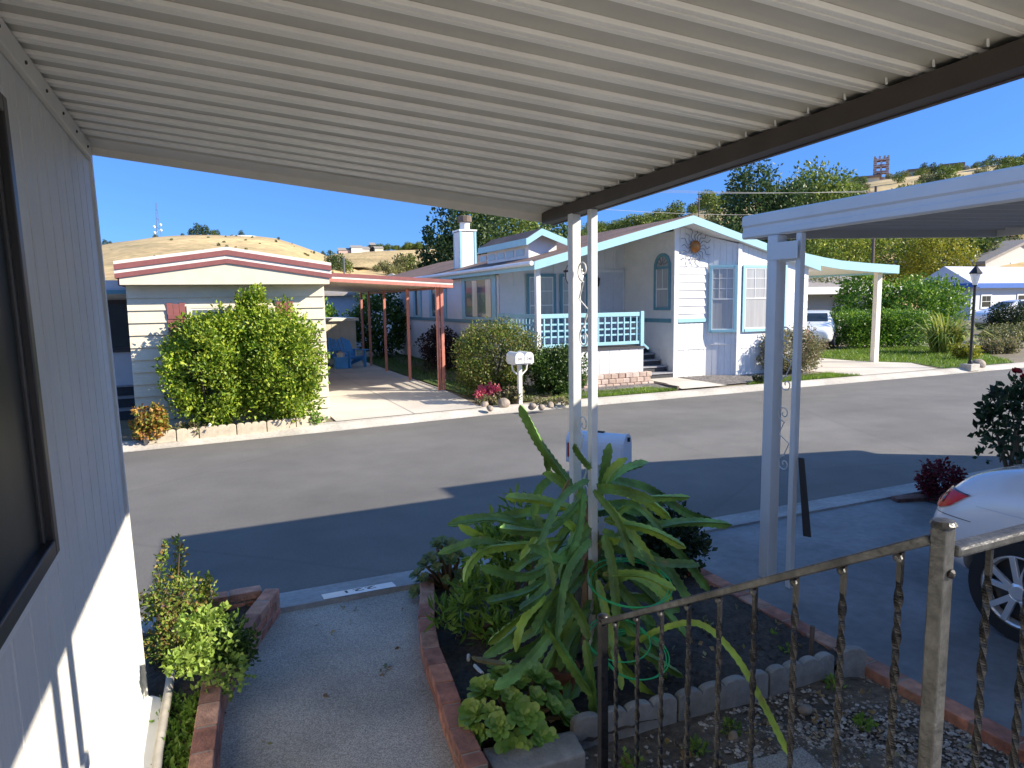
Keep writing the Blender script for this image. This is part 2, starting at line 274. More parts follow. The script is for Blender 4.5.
class MB:
    def __init__(s): s.v = []; s.f = []
    def add(s, vs, fs):
        n = len(s.v); s.v += [tuple(v) for v in vs]; s.f += [tuple(i+n for i in f) for f in fs]; return s
    def box(s, x0, x1, y0, y1, z0, z1):
        v = [(x, y, z) for z in (z0, z1) for y in (y0, y1) for x in (x0, x1)]
        return s.add(v, [(0, 2, 3, 1), (4, 5, 7, 6), (0, 1, 5, 4), (2, 6, 7, 3), (0, 4, 6, 2), (1, 3, 7, 5)])
    def pbox(s, fr, a0, a1, z0, z1, d0, d1):
        o, u, n = fr; vs = []
        for d in (d0, d1):
            for z in (z0, z1):
                for a in (a0, a1): vs.append(o + u*a + n*d + Vector((0, 0, z)))
        return s.add(vs, [(0, 1, 3, 2), (4, 6, 7, 5), (0, 4, 5, 1), (2, 3, 7, 6), (0, 2, 6, 4), (1, 5, 7, 3)])
    def bar(s, p, q, w, h, upv=Vector((0, 0, 1))):
        p = Vector(p); q = Vector(q); d = (q-p).normalized(); a = d.cross(upv)
        if a.length < 1e-4: a = Vector((1, 0, 0))
        a.normalize(); b = a.cross(d).normalized(); vs = []
        for c in (p, q):
            for sy in (-1, 1):
                for sx in (-1, 1): vs.append(c + a*(sx*w/2) + b*(sy*h/2))
        return s.add(vs, [(0, 1, 3, 2), (4, 6, 7, 5), (0, 4, 5, 1), (2, 3, 7, 6), (0, 2, 6, 4), (1, 5, 7, 3)])
    def prism(s, pts, off):
        """polygon pts (3d) extruded by vector off"""
        n = len(pts); off = Vector(off); a = [Vector(p) for p in pts]; b = [p+off for p in a]
        fs = [tuple(range(n))[::-1], tuple(range(n, 2*n))] + [(i, (i+1) % n, n+(i+1) % n, n+i) for i in range(n)]
        return s.add(a+b, fs)
    def tube(s, pts, r, n=8, cap=True):
        pts = [Vector(p) for p in pts]; k = len(pts); rs = r if hasattr(r, '__len__') else [r]*k
        vs = []; fs = []; ref = None
        for i, p in enumerate(pts):
            d = (pts[min(i+1, k-1)] - pts[max(i-1, 0)]).normalized()
            if ref is None:
                ref = d.orthogonal().normalized()
            a = (ref - d*ref.dot(d))
            if a.length < 1e-5: a = d.orthogonal()
            a.normalize(); ref = a; b = d.cross(a)
            for j in range(n):
                t = 2*math.pi*j/n; vs.append(p + (a*math.cos(t)+b*math.sin(t))*rs[i])
        for i in range(k-1):
            for j in range(n): fs.append((i*n+j, i*n+(j+1) % n, (i+1)*n+(j+1) % n, (i+1)*n+j))
        if cap: fs.append(tuple(range(n))[::-1]); fs.append(tuple(range((k-1)*n, k*n)))
        return s.add(vs, fs)
    def lathe(s, prof, c=(0, 0, 0), n=20, axis='z', cap=True):
        c = Vector(c); vs = []; fs = []; k = len(prof)
        for (r, h) in prof:
            for j in range(n):
                t = 2*math.pi*j/n; x, y = r*math.cos(t), r*math.sin(t)
                vs.append(c + (Vector((x, y, h)) if axis == 'z' else Vector((h, x, y)) if axis == 'x' else Vector((y, h, x))))
        for i in range(k-1):
            for j in range(n): fs.append((i*n+j, i*n+(j+1) % n, (i+1)*n+(j+1) % n, (i+1)*n+j))
        if cap: fs.append(tuple(range(n))[::-1]); fs.append(tuple(range((k-1)*n, k*n)))
        return s.add(vs, fs)
    def sheet(s, pts):
        return s.add(pts, [tuple(range(len(pts)))])
    def grid(s, fn, nu, nv):
        vs = [fn(i/nu, j/nv) for j in range(nv+1) for i in range(nu+1)]
        return s.add(vs, [(j*(nu+1)+i, j*(nu+1)+i+1, (j+1)*(nu+1)+i+1, (j+1)*(nu+1)+i) for j in range(nv) for i in range(nu)])
    def np(s, v, f):
        n = len(s.v); s.v += [tuple(x) for x in v.tolist()]; s.f += [tuple(x) for x in (f+n).tolist()]; return s
    def mesh(s, name, m, o=Vector((0, 0, 0)), smooth=False):
        me = bpy.data.meshes.new(name)
        a = np.array(s.v, dtype=np.float64).reshape(-1, 3) - np.array(o)
        me.from_pydata(a.tolist(), [], s.f)
        if m: me.materials.append(M[m])
        if smooth: me.polygons.foreach_set('use_smooth', [True]*len(me.polygons))
        me.update(); return me
    def build(s, name, m, parent=None, smooth=False, bevel=0, label=None, fix=True):
        """one mesh object; top-level meshes get their origin at their base"""
        if parent is not None: o = wloc(parent)
        else:
            a = np.array(s.v); o = Vector((float((a[:, 0].min()+a[:, 0].max())/2), float((a[:, 1].min()+a[:, 1].max())/2), float(a[:, 2].min())))
        me = s.mesh(name, m, o, smooth)
        if fix:
            bm = bmesh.new(); bm.from_mesh(me); bmesh.ops.recalc_face_normals(bm, faces=bm.faces); bm.to_mesh(me); bm.free()
        ob = bpy.data.objects.new(name, me); COL.objects.link(ob)
        if parent is not None: ob.parent = parent
        else: ob.location = o
        if bevel:
            b = ob.modifiers.new('bevel', 'BEVEL'); b.width = bevel; b.segments = 2; b.limit_method = 'ANGLE'; b.angle_limit = R(40)
        if label: ob['label'] = label
        return ob
V3 = Vector
def frY(Y): return (V3((0, Y, 0)), V3((1, 0, 0)), V3((0, -1, 0)))      # facade facing the camera side (-Y)
def frXm(X): return (V3((X, 0, 0)), V3((0, 1, 0)), V3((-1, 0, 0)))     # facing -X
def frXp(X): return (V3((X, 0, 0)), V3((0, 1, 0)), V3((1, 0, 0)))      # facing +X
def laps(mb, fr, a0, a1, z0, z1, step=.2, t=.022, base=0):
    o, u, n = fr; z = z0
    while z < z1-1e-4:
        ze = min(z+step, z1)
        P = [o+u*a0+n*base+V3((0, 0, z)), o+u*a1+n*base+V3((0, 0, z)), o+u*a1+n*(base+t)+V3((0, 0, z)), o+u*a0+n*(base+t)+V3((0, 0, z)),
             o+u*a0+n*(base+.003)+V3((0, 0, ze)), o+u*a1+n*(base+.003)+V3((0, 0, ze))]
        mb.add(P, [(0, 1, 2, 3), (3, 2, 5, 4)])
        z = ze
    return mb
def grooves(mb, fr, a0, a1, z0, z1, sp=.2, gw=.014, gd=.01, base=0, top=None):
    """flat boards with vertical grooves; top(a) may give a sloping upper edge"""
    o, u, n = fr; xs = [(a0, 0)]; a = a0+sp
    while a < a1-gw:
        xs += [(a-gw/2, 0), (a-gw/4, -gd), (a+gw/4, -gd), (a+gw/2, 0)]; a += sp
    xs.append((a1, 0)); vs = []; k = len(xs)
    for zf in (0, 1):
        for (x, d) in xs:
            zz = z0 if zf == 0 else (top(x) if top else z1)
            vs.append(o+u*x+n*(base+d)+V3((0, 0, zz)))
    return mb.add(vs, [(i, i+1, k+i+1, k+i) for i in range(k-1)])
def window(root, fr, a0, a1, z0, z1, trim, cw=.09, cols=2, rows=2, glass='glass_curtain', sash='white_paint', name='window', split=True, prom=.055):
    fr = (fr[0]+fr[2]*.026, fr[1], fr[2]); prom -= .022
    c = MB()
    c.pbox(fr, a0, a0+cw, z0, z1, 0, prom); c.pbox(fr, a1-cw, a1, z0, z1, 0, prom)
    c.pbox(fr, a0+cw, a1-cw, z1-cw, z1, 0, prom-.002); c.pbox(fr, a0+cw, a1-cw, z0, z0+cw, 0, prom+.012)
    w = c.build(name, trim, root, bevel=.004)
    i0, i1, k0, k1 = a0+cw, a1-cw, z0+cw, z1-cw
    MB().pbox(fr, i0, i1, k0, k1, .002, .008).build('pane', glass, w)
    s = MB(); t = .03
    s.pbox(fr, i0, i0+t, k0, k1, .009, .02); s.pbox(fr, i1-t, i1, k0, k1, .009, .02)
    s.pbox(fr, i0+t, i1-t, k0, k0+t, .009, .019); s.pbox(fr, i0+t, i1-t, k1-t, k1, .009, .019)
    zm = (k0+k1)/2 if split else k0
    if split: s.pbox(fr, i0+t, i1-t, zm-.018, zm+.018, .009, .022)
    for i in range(1, cols):
        a = i0+(i1-i0)*i/cols; s.pbox(fr, a-.008, a+.008, zm+.018, k1-t, .009, .016)
    for j in range(1, rows):
        z = zm+(k1-zm)*j/rows; s.pbox(fr, i0+t, i1-t, z-.008, z+.008, .009, .015)
    s.build('sash', sash, w)
    return w

# ------------------------------------------------------------------ foliage helpers
def leaf_arrays(P, D, L, W, rng, fold=.25):
    n = len(P); D = D/np.maximum(np.linalg.norm(D, axis=1, keepdims=True), 1e-6)
    Q = rng.normal(size=(n, 3)); S = np.cross(D, Q); S /= np.maximum(np.linalg.norm(S, axis=1, keepdims=True), 1e-6)
    Nn = np.cross(S, D); L = L.reshape(-1, 1); W = W.reshape(-1, 1)
    v = np.empty((n, 4, 3)); v[:, 0] = P; v[:, 2] = P+D*L-Nn*L*.12
    v[:, 1] = P+D*L*.45+S*W+Nn*W*fold; v[:, 3] = P+D*L*.45-S*W+Nn*W*fold
    f = np.arange(n*4).reshape(n, 4); return v.reshape(-1, 3), f
def leaves(clumps, n, size, seed=1, asp=.3, outward=.6, upb=.25, shell=.0, droop=0):
    """clumps: list of (centre, radius or radii); leaves fill each clump, denser to its skin"""
    rng = np.random.default_rng(seed); tot = sum(np.prod(np.atleast_1d(np.array(c[1], float))**(2/3 if hasattr(c[1], '__len__') else 2)) for c in clumps)
    Vs = []; Fs = []; k = 0
    for (c, r) in clumps:
        rr = np.array(r, float) if hasattr(r, '__len__') else np.array([r]*3, float)
        w = np.prod(rr**(2/3)); m = max(3, int(n*w/tot))
        d = rng.normal(size=(m, 3)); d /= np.linalg.norm(d, axis=1, keepdims=True)
        rad = (shell+(1-shell)*rng.random((m, 1))**(1/2.2))*(1+.12*rng.normal(size=(m, 1)))
        P = np.array(c, float)+d*rr*rad
        D = d*outward+rng.normal(size=(m, 3))*.55+np.array([0, 0, upb-droop])
        L = size*(.6+.8*rng.random(m)); v, f = leaf_arrays(P, D, L, L*asp, rng)
        Vs.append(v); Fs.append(f+k); k += len(v)
    return np.concatenate(Vs), np.concatenate(Fs)
def crown_clumps(c, rad, n, cr, seed, flat=None, jit=.25):
    rng = random.Random(seed); out = []
    for i in range(n):
        z = 1-2*(i+.5)/n; t = i*2.39996+rng.random(); q = math.sqrt(max(0, 1-z*z)); k = .62+.38*rng.random()
        x, y = q*math.cos(t)*k, q*math.sin(t)*k; zz = z*k
        if flat is not None and zz < flat: zz = flat+rng.random()*.15
        out.append((V3((c[0]+x*rad[0], c[1]+y*rad[1], c[2]+zz*rad[2])), cr*(1-jit+2*jit*rng.random())))
    return out
def bush(name, label, cat, c, rad, m, n=4000, size=.08, clumps=40, cr=.3, seed=1, flat=-.75, stem='bark', stems=5, asp=.32, group=None, parent_part='foliage', upb=.25):
    base = V3((c[0], c[1], c[2])); t = thing(name, label, cat, base, group)
    cc = V3((c[0], c[1], c[2]+rad[2])); cl = crown_clumps(cc, rad, clumps, cr, seed, flat)
    v, f = leaves(cl, n, size, seed, asp=asp, upb=upb); v[:, 2] = np.maximum(v[:, 2], c[2]+.005)
    MB().np(v, f).build(parent_part, m, t, fix=False)
    if stems:
        s = MB(); rg = random.Random(seed)
        for i in range(stems):
            e = cl[rg.randrange(len(cl))][0]; b0 = base+V3((rg.uniform(-.1, .1), rg.uniform(-.1, .1), -.03))
            mid = b0.lerp(e, .5)+V3((rg.uniform(-.05, .05), rg.uniform(-.05, .05), .05))
            s.tube([b0, mid, e], [.03, .02, .008], 6)
        s.build('stem', stem, t)
    return t
def tree(name, label, c, h, th, rad, m, n=3000, size=.35, clumps=45, cr=None, seed=1, trunk='bark', group=None, limbs=7, flat=-.8, r0=None):
    t = thing(name, label, 'tree', c, group); c = V3(c); cc = V3((c.x, c.y, c.z+h-rad[2])); cr = cr or rad[0]*.33
    cl = crown_clumps(cc, rad, clumps, cr, seed, flat); v, f = leaves(cl, n, size, seed)
    MB().np(v, f).build('crown', m, t, fix=False)
    s = MB(); rg = random.Random(seed); r0 = r0 or h*.022
    top = V3((c.x+rg.uniform(-.3, .3), c.y, c.z+h-rad[2]*.7))
    s.tube([c+V3((0, 0, -.3)), c.lerp(top, .4)+V3((rg.uniform(-.15, .15)*h*.1, 0, 0)), top], [r0, r0*.75, r0*.3], 8)
    for i in range(limbs):
        e = cl[rg.randrange(len(cl))][0]; b0 = c.lerp(top, .4+.5*rg.random())
        s.tube([b0, b0.lerp(e, .5)+V3((0, 0, .1)), e], [r0*.45, r0*.25, r0*.08], 6)
    s.build('trunk', trunk, t); return t
def grass(poly, n, h, m, seed, zf, name='grass', w=.006):
    """many blades inside polygon (list of xy): nobody could count them"""
    rng = np.random.default_rng(seed); pl = np.array(poly); lo = pl.min(0); hi = pl.max(0); P = rng.random((n*2, 2))*(hi-lo)+lo
    ins = np.zeros(len(P), bool); j = len(pl)-1
    for i in range(len(pl)):
        a, b = pl[i], pl[j]; c = ((a[1] > P[:, 1]) != (b[1] > P[:, 1])) & (P[:, 0] < (b[0]-a[0])*(P[:, 1]-a[1])/(b[1]-a[1]+1e-12)+a[0]); ins ^= c; j = i
    P = P[ins][:n]; k = len(P); z = np.array([zf(x, y) for x, y in P])
    A = rng.random(k)*6.28; H = h*(.5+rng.random(k)); lx, ly = rng.normal(size=k)*H*.35, rng.normal(size=k)*H*.35
    v = np.empty((k, 3, 3)); cx, sy = np.cos(A)*w, np.sin(A)*w
    v[:, 0] = np.stack([P[:, 0]-cx, P[:, 1]-sy, z], 1); v[:, 1] = np.stack([P[:, 0]+cx, P[:, 1]+sy, z], 1)
    v[:, 2] = np.stack([P[:, 0]+lx, P[:, 1]+ly, z+H], 1)
    o = MB().np(v.reshape(-1, 3), np.arange(k*3).reshape(k, 3)).build(name, m, None, fix=False); o['kind'] = 'stuff'; return o
def spline(pts, n=6):
    """catmull-rom through points"""
    P = [V3(p) for p in pts]; P = [P[0]*2-P[1]]+P+[P[-1]*2-P[-2]]; out = []
    for i in range(1, len(P)-2):
        for j in range(n):
            t = j/n; a, b, c, d = P[i-1], P[i], P[i+1], P[i+2]
            out.append(.5*((2*b)+(c-a)*t+(2*a-5*b+4*c-d)*t*t+(3*b-a-3*c+d)*t**3))
    out.append(P[-2]); return out
# ================================================================== WORLD + SUN
SUN_EL = 28.3; sx, sy = 4.35, -2.88                       # horizontal direction towards the sun
w = bpy.data.worlds.new('World'); scene.world = w; w.use_nodes = True
nt = w.node_tree; bg = nt.nodes['Background']; sky = nt.nodes.new('ShaderNodeTexSky'); sky.sky_type = 'NISHITA'; sky.sun_disc = False
sky.sun_elevation = R(SUN_EL); sky.sun_rotation = math.atan2(sx, sy); sky.altitude = 100
sky.air_density = 1.0; sky.dust_density = 0.1; sky.ozone_density = 3.0
hs = nt.nodes.new('ShaderNodeHueSaturation'); hs.inputs['Saturation'].default_value = 1.15; hs.inputs['Value'].default_value = 1.0
tcw = nt.nodes.new('ShaderNodeTexCoord'); sep = nt.nodes.new('ShaderNodeSeparateXYZ'); nt.links.new(tcw.outputs['Generated'], sep.inputs['Vector'])
rmp = nt.nodes.new('ShaderNodeValToRGB'); el = rmp.color_ramp.elements
el[0].position = 0; el[0].color = (.085, .19, .40, 1); el[1].position = 1; el[1].color = (1.3, 1.06, .90, 1)
e = el.new(.35); e.color = (.30, .37, .57, 1)
nt.links.new(sep.outputs['Z'], rmp.inputs['Fac']); mlt = nt.nodes.new('ShaderNodeMix'); mlt.data_type = 'RGBA'; mlt.blend_type = 'MULTIPLY'; mlt.inputs['Factor'].default_value = 1
nt.links.new(sky.outputs['Color'], hs.inputs['Color']); nt.links.new(hs.outputs['Color'], mlt.inputs['A']); nt.links.new(rmp.outputs['Color'], mlt.inputs['B']); nt.links.new(mlt.outputs['Result'], bg.inputs['Color']); bg.inputs['Strength'].default_value = .20
sd = bpy.data.lights.new('sun', 'SUN'); sd.energy = 5.0; sd.angle = R(.53); sd.color = (1, .895, .74)
so = bpy.data.objects.new('sun', sd); COL.objects.link(so)
dirv = V3((sx, sy, math.hypot(sx, sy)*math.tan(R(SUN_EL)))).normalized()
so.rotation_euler = dirv.to_track_quat('Z', 'Y').to_euler(); so.location = (30, -20, 30)
scene.view_settings.view_transform = 'Standard'; scene.view_settings.look = 'None'; scene.view_settings.exposure = 1.05
scene.view_settings.gamma = 1; scene.view_settings.use_curve_mapping = False
scene.cycles.max_bounces = 8; scene.cycles.diffuse_bounces = 5; scene.cycles.transparent_max_bounces = 8
scene.cycles.use_denoising = True

# ================================================================== GROUND
FC = [(-80, 11.0), (-6, 11.7), (-1, 11.9), (2, 12.12), (5, 12.42), (12, 12.5), (24, 12.62), (90, 13.0)]
def fc(x):
    for (a, b), (c, d) in zip(FC, FC[1:]):
        if x <= c: return b+(d-b)*(x-a)/(c-a)
    return FC[-1][1]
def zf(x, y):
    t = min(1, max(0, (x-5.5)/1.0))*min(1, max(0, (15.6-x)/.5))
    return .1+.1*t*min(1, max(0, (y-12.9)/1.4))
kind(MB().sheet([(-3000, -3000, -.12), (3000, -3000, -.12), (3000, 3000, -.12), (-3000, 3000, -.12)]).build('ground', 'dirt_far', fix=False), 'structure')
mb = MB(); xs = [-80, -40, -20, -10, -6, -4, -2, -1, 0, 1, 2, 3, 4, 5, 6, 8, 10, 12, 15, 18, 21, 24, 30, 40, 60, 90]
mb.add([(x, 5.34, 0) for x in xs]+[(x, fc(x)+.02, 0) for x in xs], [(i, i+1, len(xs)+i+1, len(xs)+i) for i in range(len(xs)-1)])
kind(mb.build('road', 'asphalt', fix=False), 'structure')
# rolled kerb on the far side
mb = MB(); prof = [(0, 0.004), (.06, .012), (.16, .05), (.26, .092), (.36, .104), (.42, .104), (.42, .05)]
k = len(prof)
mb.add([(x, fc(x)+a, b) for x in xs for a, b in prof], [(i*k+j, (i+1)*k+j, (i+1)*k+j+1, i*k+j+1) for i in range(len(xs)-1) for j in range(k-1)])
kind(mb.build('far_kerb', 'kerb', fix=False), 'structure')
mb = MB(); prof = [(5.37, .006), (5.30, -.006+.012), (5.16, .02), (5.14, .03), (5.03, .048), (4.99, .05), (4.98, 0)]; k = len(prof)
mb.add([(x, a, b) for x in xs for a, b in prof], [(i*k+j, i*k+j+1, (i+1)*k+j+1, (i+1)*k+j) for i in range(len(xs)-1) for j in range(k-1)])
kind(mb.build('near_gutter', 'gutter', fix=False), 'structure')
# far yards
gx = [-80, -40, -20, -8, -4, 0, 2, 4, 5.5, 6, 6.5, 8, 12, 15.1, 15.6, 18, 24, 32, 44, 60, 90]; gy = [.40, .8, 1.2, 1.6, 2.0, 4, 8, 16, 30, 60]
mb = MB(); k = len(gy)
mb.add([(x, fc(x)+d, zf(x, fc(x)+d)-.004) for x in gx for d in gy], [(i*k+j, (i+1)*k+j, (i+1)*k+j+1, i*k+j+1) for i in range(len(gx)-1) for j in range(k-1)])
kind(mb.build('far_yard', 'dirt_far', fix=False), 'structure')
# near yard
kind(MB().sheet([(-.20, 1.9, .014), (1.0, 1.9, .014), (1.0, 2.9, .014), (1.12, 3.8, .014), (1.34, 4.6, .014), (1.5, 5.0, .014), (.2, 5.0, .014), (-.15, 3.9, .014)]).build('walkway', 'aggregate', fix=False), 'structure')
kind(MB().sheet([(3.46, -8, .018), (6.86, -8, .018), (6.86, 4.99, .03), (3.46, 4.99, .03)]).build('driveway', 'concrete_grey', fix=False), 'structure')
mb = MB()
for (a, b) in [((3.47, 3.78), (6.85, 3.55)), ((3.47, .9), (6.85, .9))]:
    mb.sheet([(a[0], a[1]-.006, .0265), (b[0], b[1]-.006, .0265), (b[0], b[1]+.006, .0265), (a[0], a[1]+.006, .0265)])
kind(mb.build('driveway_joint', 'step_dark', fix=False), 'structure')
rg = random.Random(3)
def lumpy(x0, x1, y0, y1, z, amp, n, name, m, seed):
    r = random.Random(seed); ph = [(r.uniform(2, 9), r.uniform(2, 9), r.uniform(0, 6)) for _ in range(6)]
    def fn(a, b):
        x = x0+(x1-x0)*a; y = y0+(y1-y0)*b
        return (x, y, z+amp*sum(math.sin(p*x+q*y+s) for p, q, s in ph)/3+r.uniform(-.3, .3)*amp)
    return kind(MB().grid(fn, n, n).build(name, m, smooth=True, fix=False), 'structure')
def sbf(a, b):
    y = 2.74+2.245*b; P_ = [(2.7, .99), (2.95, 1.0), (3.35, 1.06), (3.85, 1.12), (4.2, 1.2), (4.6, 1.33), (4.92, 1.42), (5.1, 1.47)]; xl = 1.0
    for (p, q), (r, t) in zip(P_, P_[1:]):
        if p <= y <= r: xl = q+(t-q)*(y-p)/(r-p)
    x = xl+.01+(3.40-xl)*a
    return (x, y, .06+.014*math.sin(9*x+3*y)+.012*math.sin(5*y-7*x)+rg.uniform(-.012, .012))
kind(MB().grid(sbf, 60, 60).build('soil_bed', 'soil', smooth=True, fix=False), 'structure')
lumpy(1.02, 3.44, .6, 2.76, .012, .012, 40, 'gravel_bed', 'soil_dry', 6)
def psf(a, b):
    y = 2.0+3.05*b; xr = -.21 if y < 3.1 else -.21+.13*(y-3.1)/.8 if y < 3.9 else -.08+.34*(y-3.9)/1.15
    return (-.44+(xr+.44)*a, y, .10+rg.uniform(-.012, .012))
kind(MB().grid(psf, 14, 40).build('planter_soil', 'soil', smooth=True, fix=False), 'structure')
lumpy(-9, -.40, 3.9, 4.99, .03, .02, 30, 'front_strip', 'soil_dry', 9)
lumpy(6.86, 30, -8, 4.99, .03, .02, 30, 'side_strip', 'soil_dry', 10)
# gravel pebbles
rg = np.random.default_rng(11); V = []; Fc = []; k = 0
oct_v = np.array([(1, 0, 0), (0, 1, 0), (-1, 0, 0), (0, -1, 0), (0, 0, 1), (0, 0, -1)], float)
oct_f = np.array([(0, 1, 4), (1, 2, 4), (2, 3, 4), (3, 0, 4), (1, 0, 5), (2, 1, 5), (3, 2, 5), (0, 3, 5)])
def pebble_field(n, box, sz, zc, dens):
    global k
    for i in range(n):
        x = rg.uniform(box[0], box[1]); y = rg.uniform(box[2], box[3])
        if rg.random() > dens(x, y): continue
        s = sz*(.5+rg.random()); v = oct_v*np.array([s*(.7+.6*rg.random()), s*(.7+.6*rg.random()), s*.6])
        a = rg.random()*6.28; c, q = math.cos(a), math.sin(a); v = v@np.array([[c, q, 0], [-q, c, 0], [0, 0, 1]])+rg.normal(size=(6, 3))*s*.12
        V.append(v+np.array([x, y, zc+s*.25])); Fc.append(oct_f+k); k += 6
def gd(x, y):
    d = 1.0 if x > 2.2 else .35
    return d*(1 if y < 2.45 else .35)*(.55+.45*math.sin(3.1*x+1.3*y)**2)
pebble_field(24000, (1.15, 3.42, .95, 2.70), .0095, .016, gd)
mb = MB().np(np.concatenate(V), np.concatenate(Fc)); o = mb.build('gravel', 'pebble', None, fix=False); o['kind'] = 'stuff'
V, Fc, k = [], [], 0
pebble_field(2200, (1.3, 3.38, 2.8, 4.9), .010, .05, lambda x, y: .8)
o = MB().np(np.concatenate(V), np.concatenate(Fc)).build('soil_clods', 'soil', None, fix=False); o['kind'] = 'stuff'
o = MB()
v, f = leaves([((1.25+1.0*rg.random()*2.1, 1.3+1.3*rg.random(), .03), (.02, .02, .012)) for _ in range(150)]+[((1.3+2*rg.random(), 2.9+1.9*rg.random(), .07), (.03, .03, .012)) for _ in range(110)]+[((-.1+1.4*rg.random(), 2.6+2.3*rg.random(), .02), (.01, .01, .004)) for _ in range(22)], 480, .035, 4, asp=.35, upb=-.1)
M['dead_leaf'] = leafmat('dead_leaf', [(.16, .09, .04), (.30, .2, .09), (.42, .33, .16), (.12, .16, .05)], tr=.15)
o = MB().np(v, f).build('leaf_litter', 'dead_leaf', None, fix=False); o['kind'] = 'stuff'
# small weeds in the gravel
v, f = leaves([((x, y, .035), (.05, .05, .03)) for x, y in [(2.95, 2.3), (2.3, 2.55), (2.9, 1.75), (2.45, 1.8), (3.1, 2.62), (2.05, 2.5), (1.7, 2.55), (3.2, 3.2), (3.25, 3.45), (3.15, 3.0)]], 650, .03, 9, asp=.3)
o = MB().np(v, f).build('weeds', 'lf_fine', None, fix=False); o['kind'] = 'stuff'

# ================================================================== BRICK BORDERS
M['brick_isl'] = tint(mat('border_brick', (.3, .13, .09), rough=.9, island=[(.22, .12, .09), (.38, .16, .11), (.52, .21, .13), (.45, .25, .17), (.32, .155, .115)], var=.25, scale=16, bump=.45, bscale=70), 3, .65, 1.2)
def path_pts(path, step):
    P = [V3(p) for p in path]; out = []; L = 0; acc = 0
    seg = [(a, b, (b-a).length) for a, b in zip(P, P[1:])]; tot = sum(s[2] for s in seg); n = max(1, round(tot/step)); st = tot/n
    def at(d):
        for a, b, l in seg:
            if d <= l+1e-6: return a.lerp(b, d/l)
            d -= l
        return P[-1]
    return [at(st*i) for i in range(n+1)]
def border(name, label, path, courses, w=.105, hgt=.068, blen=.205, z0=0, cap=True):
    t = thing(name, label, 'brick border', V3(path[0])); core = MB(); br = MB(); rg = random.Random(len(path)*7+courses)
    pts = path_pts(path, blen)
    for a, b in zip(pts, pts[1:]): core.bar(a+V3((0, 0, z0+courses*hgt/2-.004)), b+V3((0, 0, z0+courses*hgt/2-.004)), w-.014, courses*hgt-.01)
    for c in range(courses):
        off = (c % 2)*.5; q = path_pts(path, blen/2)
        rngi = range(0 if off == 0 else 1, len(q)-2, 2)
        for i in rngi:
            a, b = q[i], q[i+2]; d = (b-a).normalized()*.006; j = rg.uniform(-.003, .003)
            z = V3((0, 0, z0+c*hgt+hgt/2+j)); br.bar(a+d+z, b-d+z, w+rg.uniform(-.004, .004), hgt-.010)
        if off:
            for a, b in ((q[0], q[1]), (q[-2], q[-1])):
                z = V3((0, 0, z0+c*hgt+hgt/2)); d = (b-a).normalized()*.006; br.bar(a+d+z, b-d+z, w, hgt-.010)
    core.build('mortar', 'mortar', t); br.build('brick_course', 'brick_isl', t, bevel=.005); return t
border('brick_border', 'low red brick border on the left side of the speckled walkway',
       [(-.17, 2.0, 0), (-.15, 3.1, 0), (-.09, 3.9, 0), (.10, 4.5, 0), (.31, 5.02, 0)], 3)
border('brick_border', 'short brick edge of the left planter running along the street gutter', [(-.42, 5.06, 0), (.24, 5.06, 0)], 3)
border('brick_border', 'curved two-course brick border between the walkway and the cactus bed',
       [(1.42, 4.92, 0), (1.33, 4.6, 0), (1.2, 4.2, 0), (1.12, 3.85, 0), (1.06, 3.35, 0), (1.0, 2.95, 0), (.99, 2.70, 0)], 2, hgt=.07)
border('brick_border', 'single row of red bricks along the edge of the shaded driveway', [(3.43, .4, 0), (3.42, 1.9, 0), (3.41, 3.0, 0), (3.42, 4.6, 0)], 1, w=.12, hgt=.085)

# scalloped concrete edging: every length is a thing of its own
def scallop(name, label, a, b, h, m, cat='edging', n=4, th=.05, group=None):
    a = V3(a); b = V3(b); u = (b-a); L = u.length; u.normalize(); pr = []
    for i in range(n):
        for j in range(9):
            t = math.pi*(1-j/8); pr.append((L*(i+.5)/n+math.cos(t)*L/n*.5, h-.035+.035*math.sin(t)**.8 if math.sin(t) > 1e-6 else h-.035))
    P = [a+V3((0, 0, -.03)), b+V3((0, 0, -.03))]+[a+u*x+V3((0, 0, z)) for x, z in reversed(pr)]
    nrm = V3((-u.y, u.x, 0))*th
    o = MB().prism(P, nrm).build(name, m, None, bevel=.006); return tag(o, label, cat, group)
xs4 = [(1.52, 2.775), (2.12, 2.735), (2.72, 2.715), (3.20, 2.70)]
for (a, b), lab in zip(zip(xs4, xs4[1:]), ['scalloped concrete edging length nearest the dark end post of the railing', 'scalloped concrete edging length in the middle of the gravel bed edge', 'scalloped concrete edging length nearest the red brick row by the driveway']):
    scallop('edging_block', lab, (a[0], a[1], 0), (b[0]-.012, b[1], 0), .165, 'scallop')
scallop('edging_block', 'single narrow concrete edging block set at an angle against the brick row by the driveway', (3.21, 2.67, 0), (3.36, 2.63, 0), .19, 'scallop', n=1)
o = MB().prism([(1.06, 2.62, 0), (1.5, 2.62, 0), (1.53, 2.80, 0), (1.07, 2.86, 0)], (0, 0, .10)).build('concrete_block', 'scallop', None, bevel=.012)
tag(o, 'flat weathered concrete block at the near end of the curved brick border, under the rosettes', 'block')
o = MB().prism([(2.02, 1.98, .02), (2.44, 1.92, .02), (2.5, 2.28, .02), (2.08, 2.33, .02)], (0, 0, .03)).build('stepping_stone', 'aggregate', None, bevel=.008)
tag(o, 'pale speckled stepping stone lying in the gravel behind the railing balusters', 'stepping stone')
rg = random.Random(2)
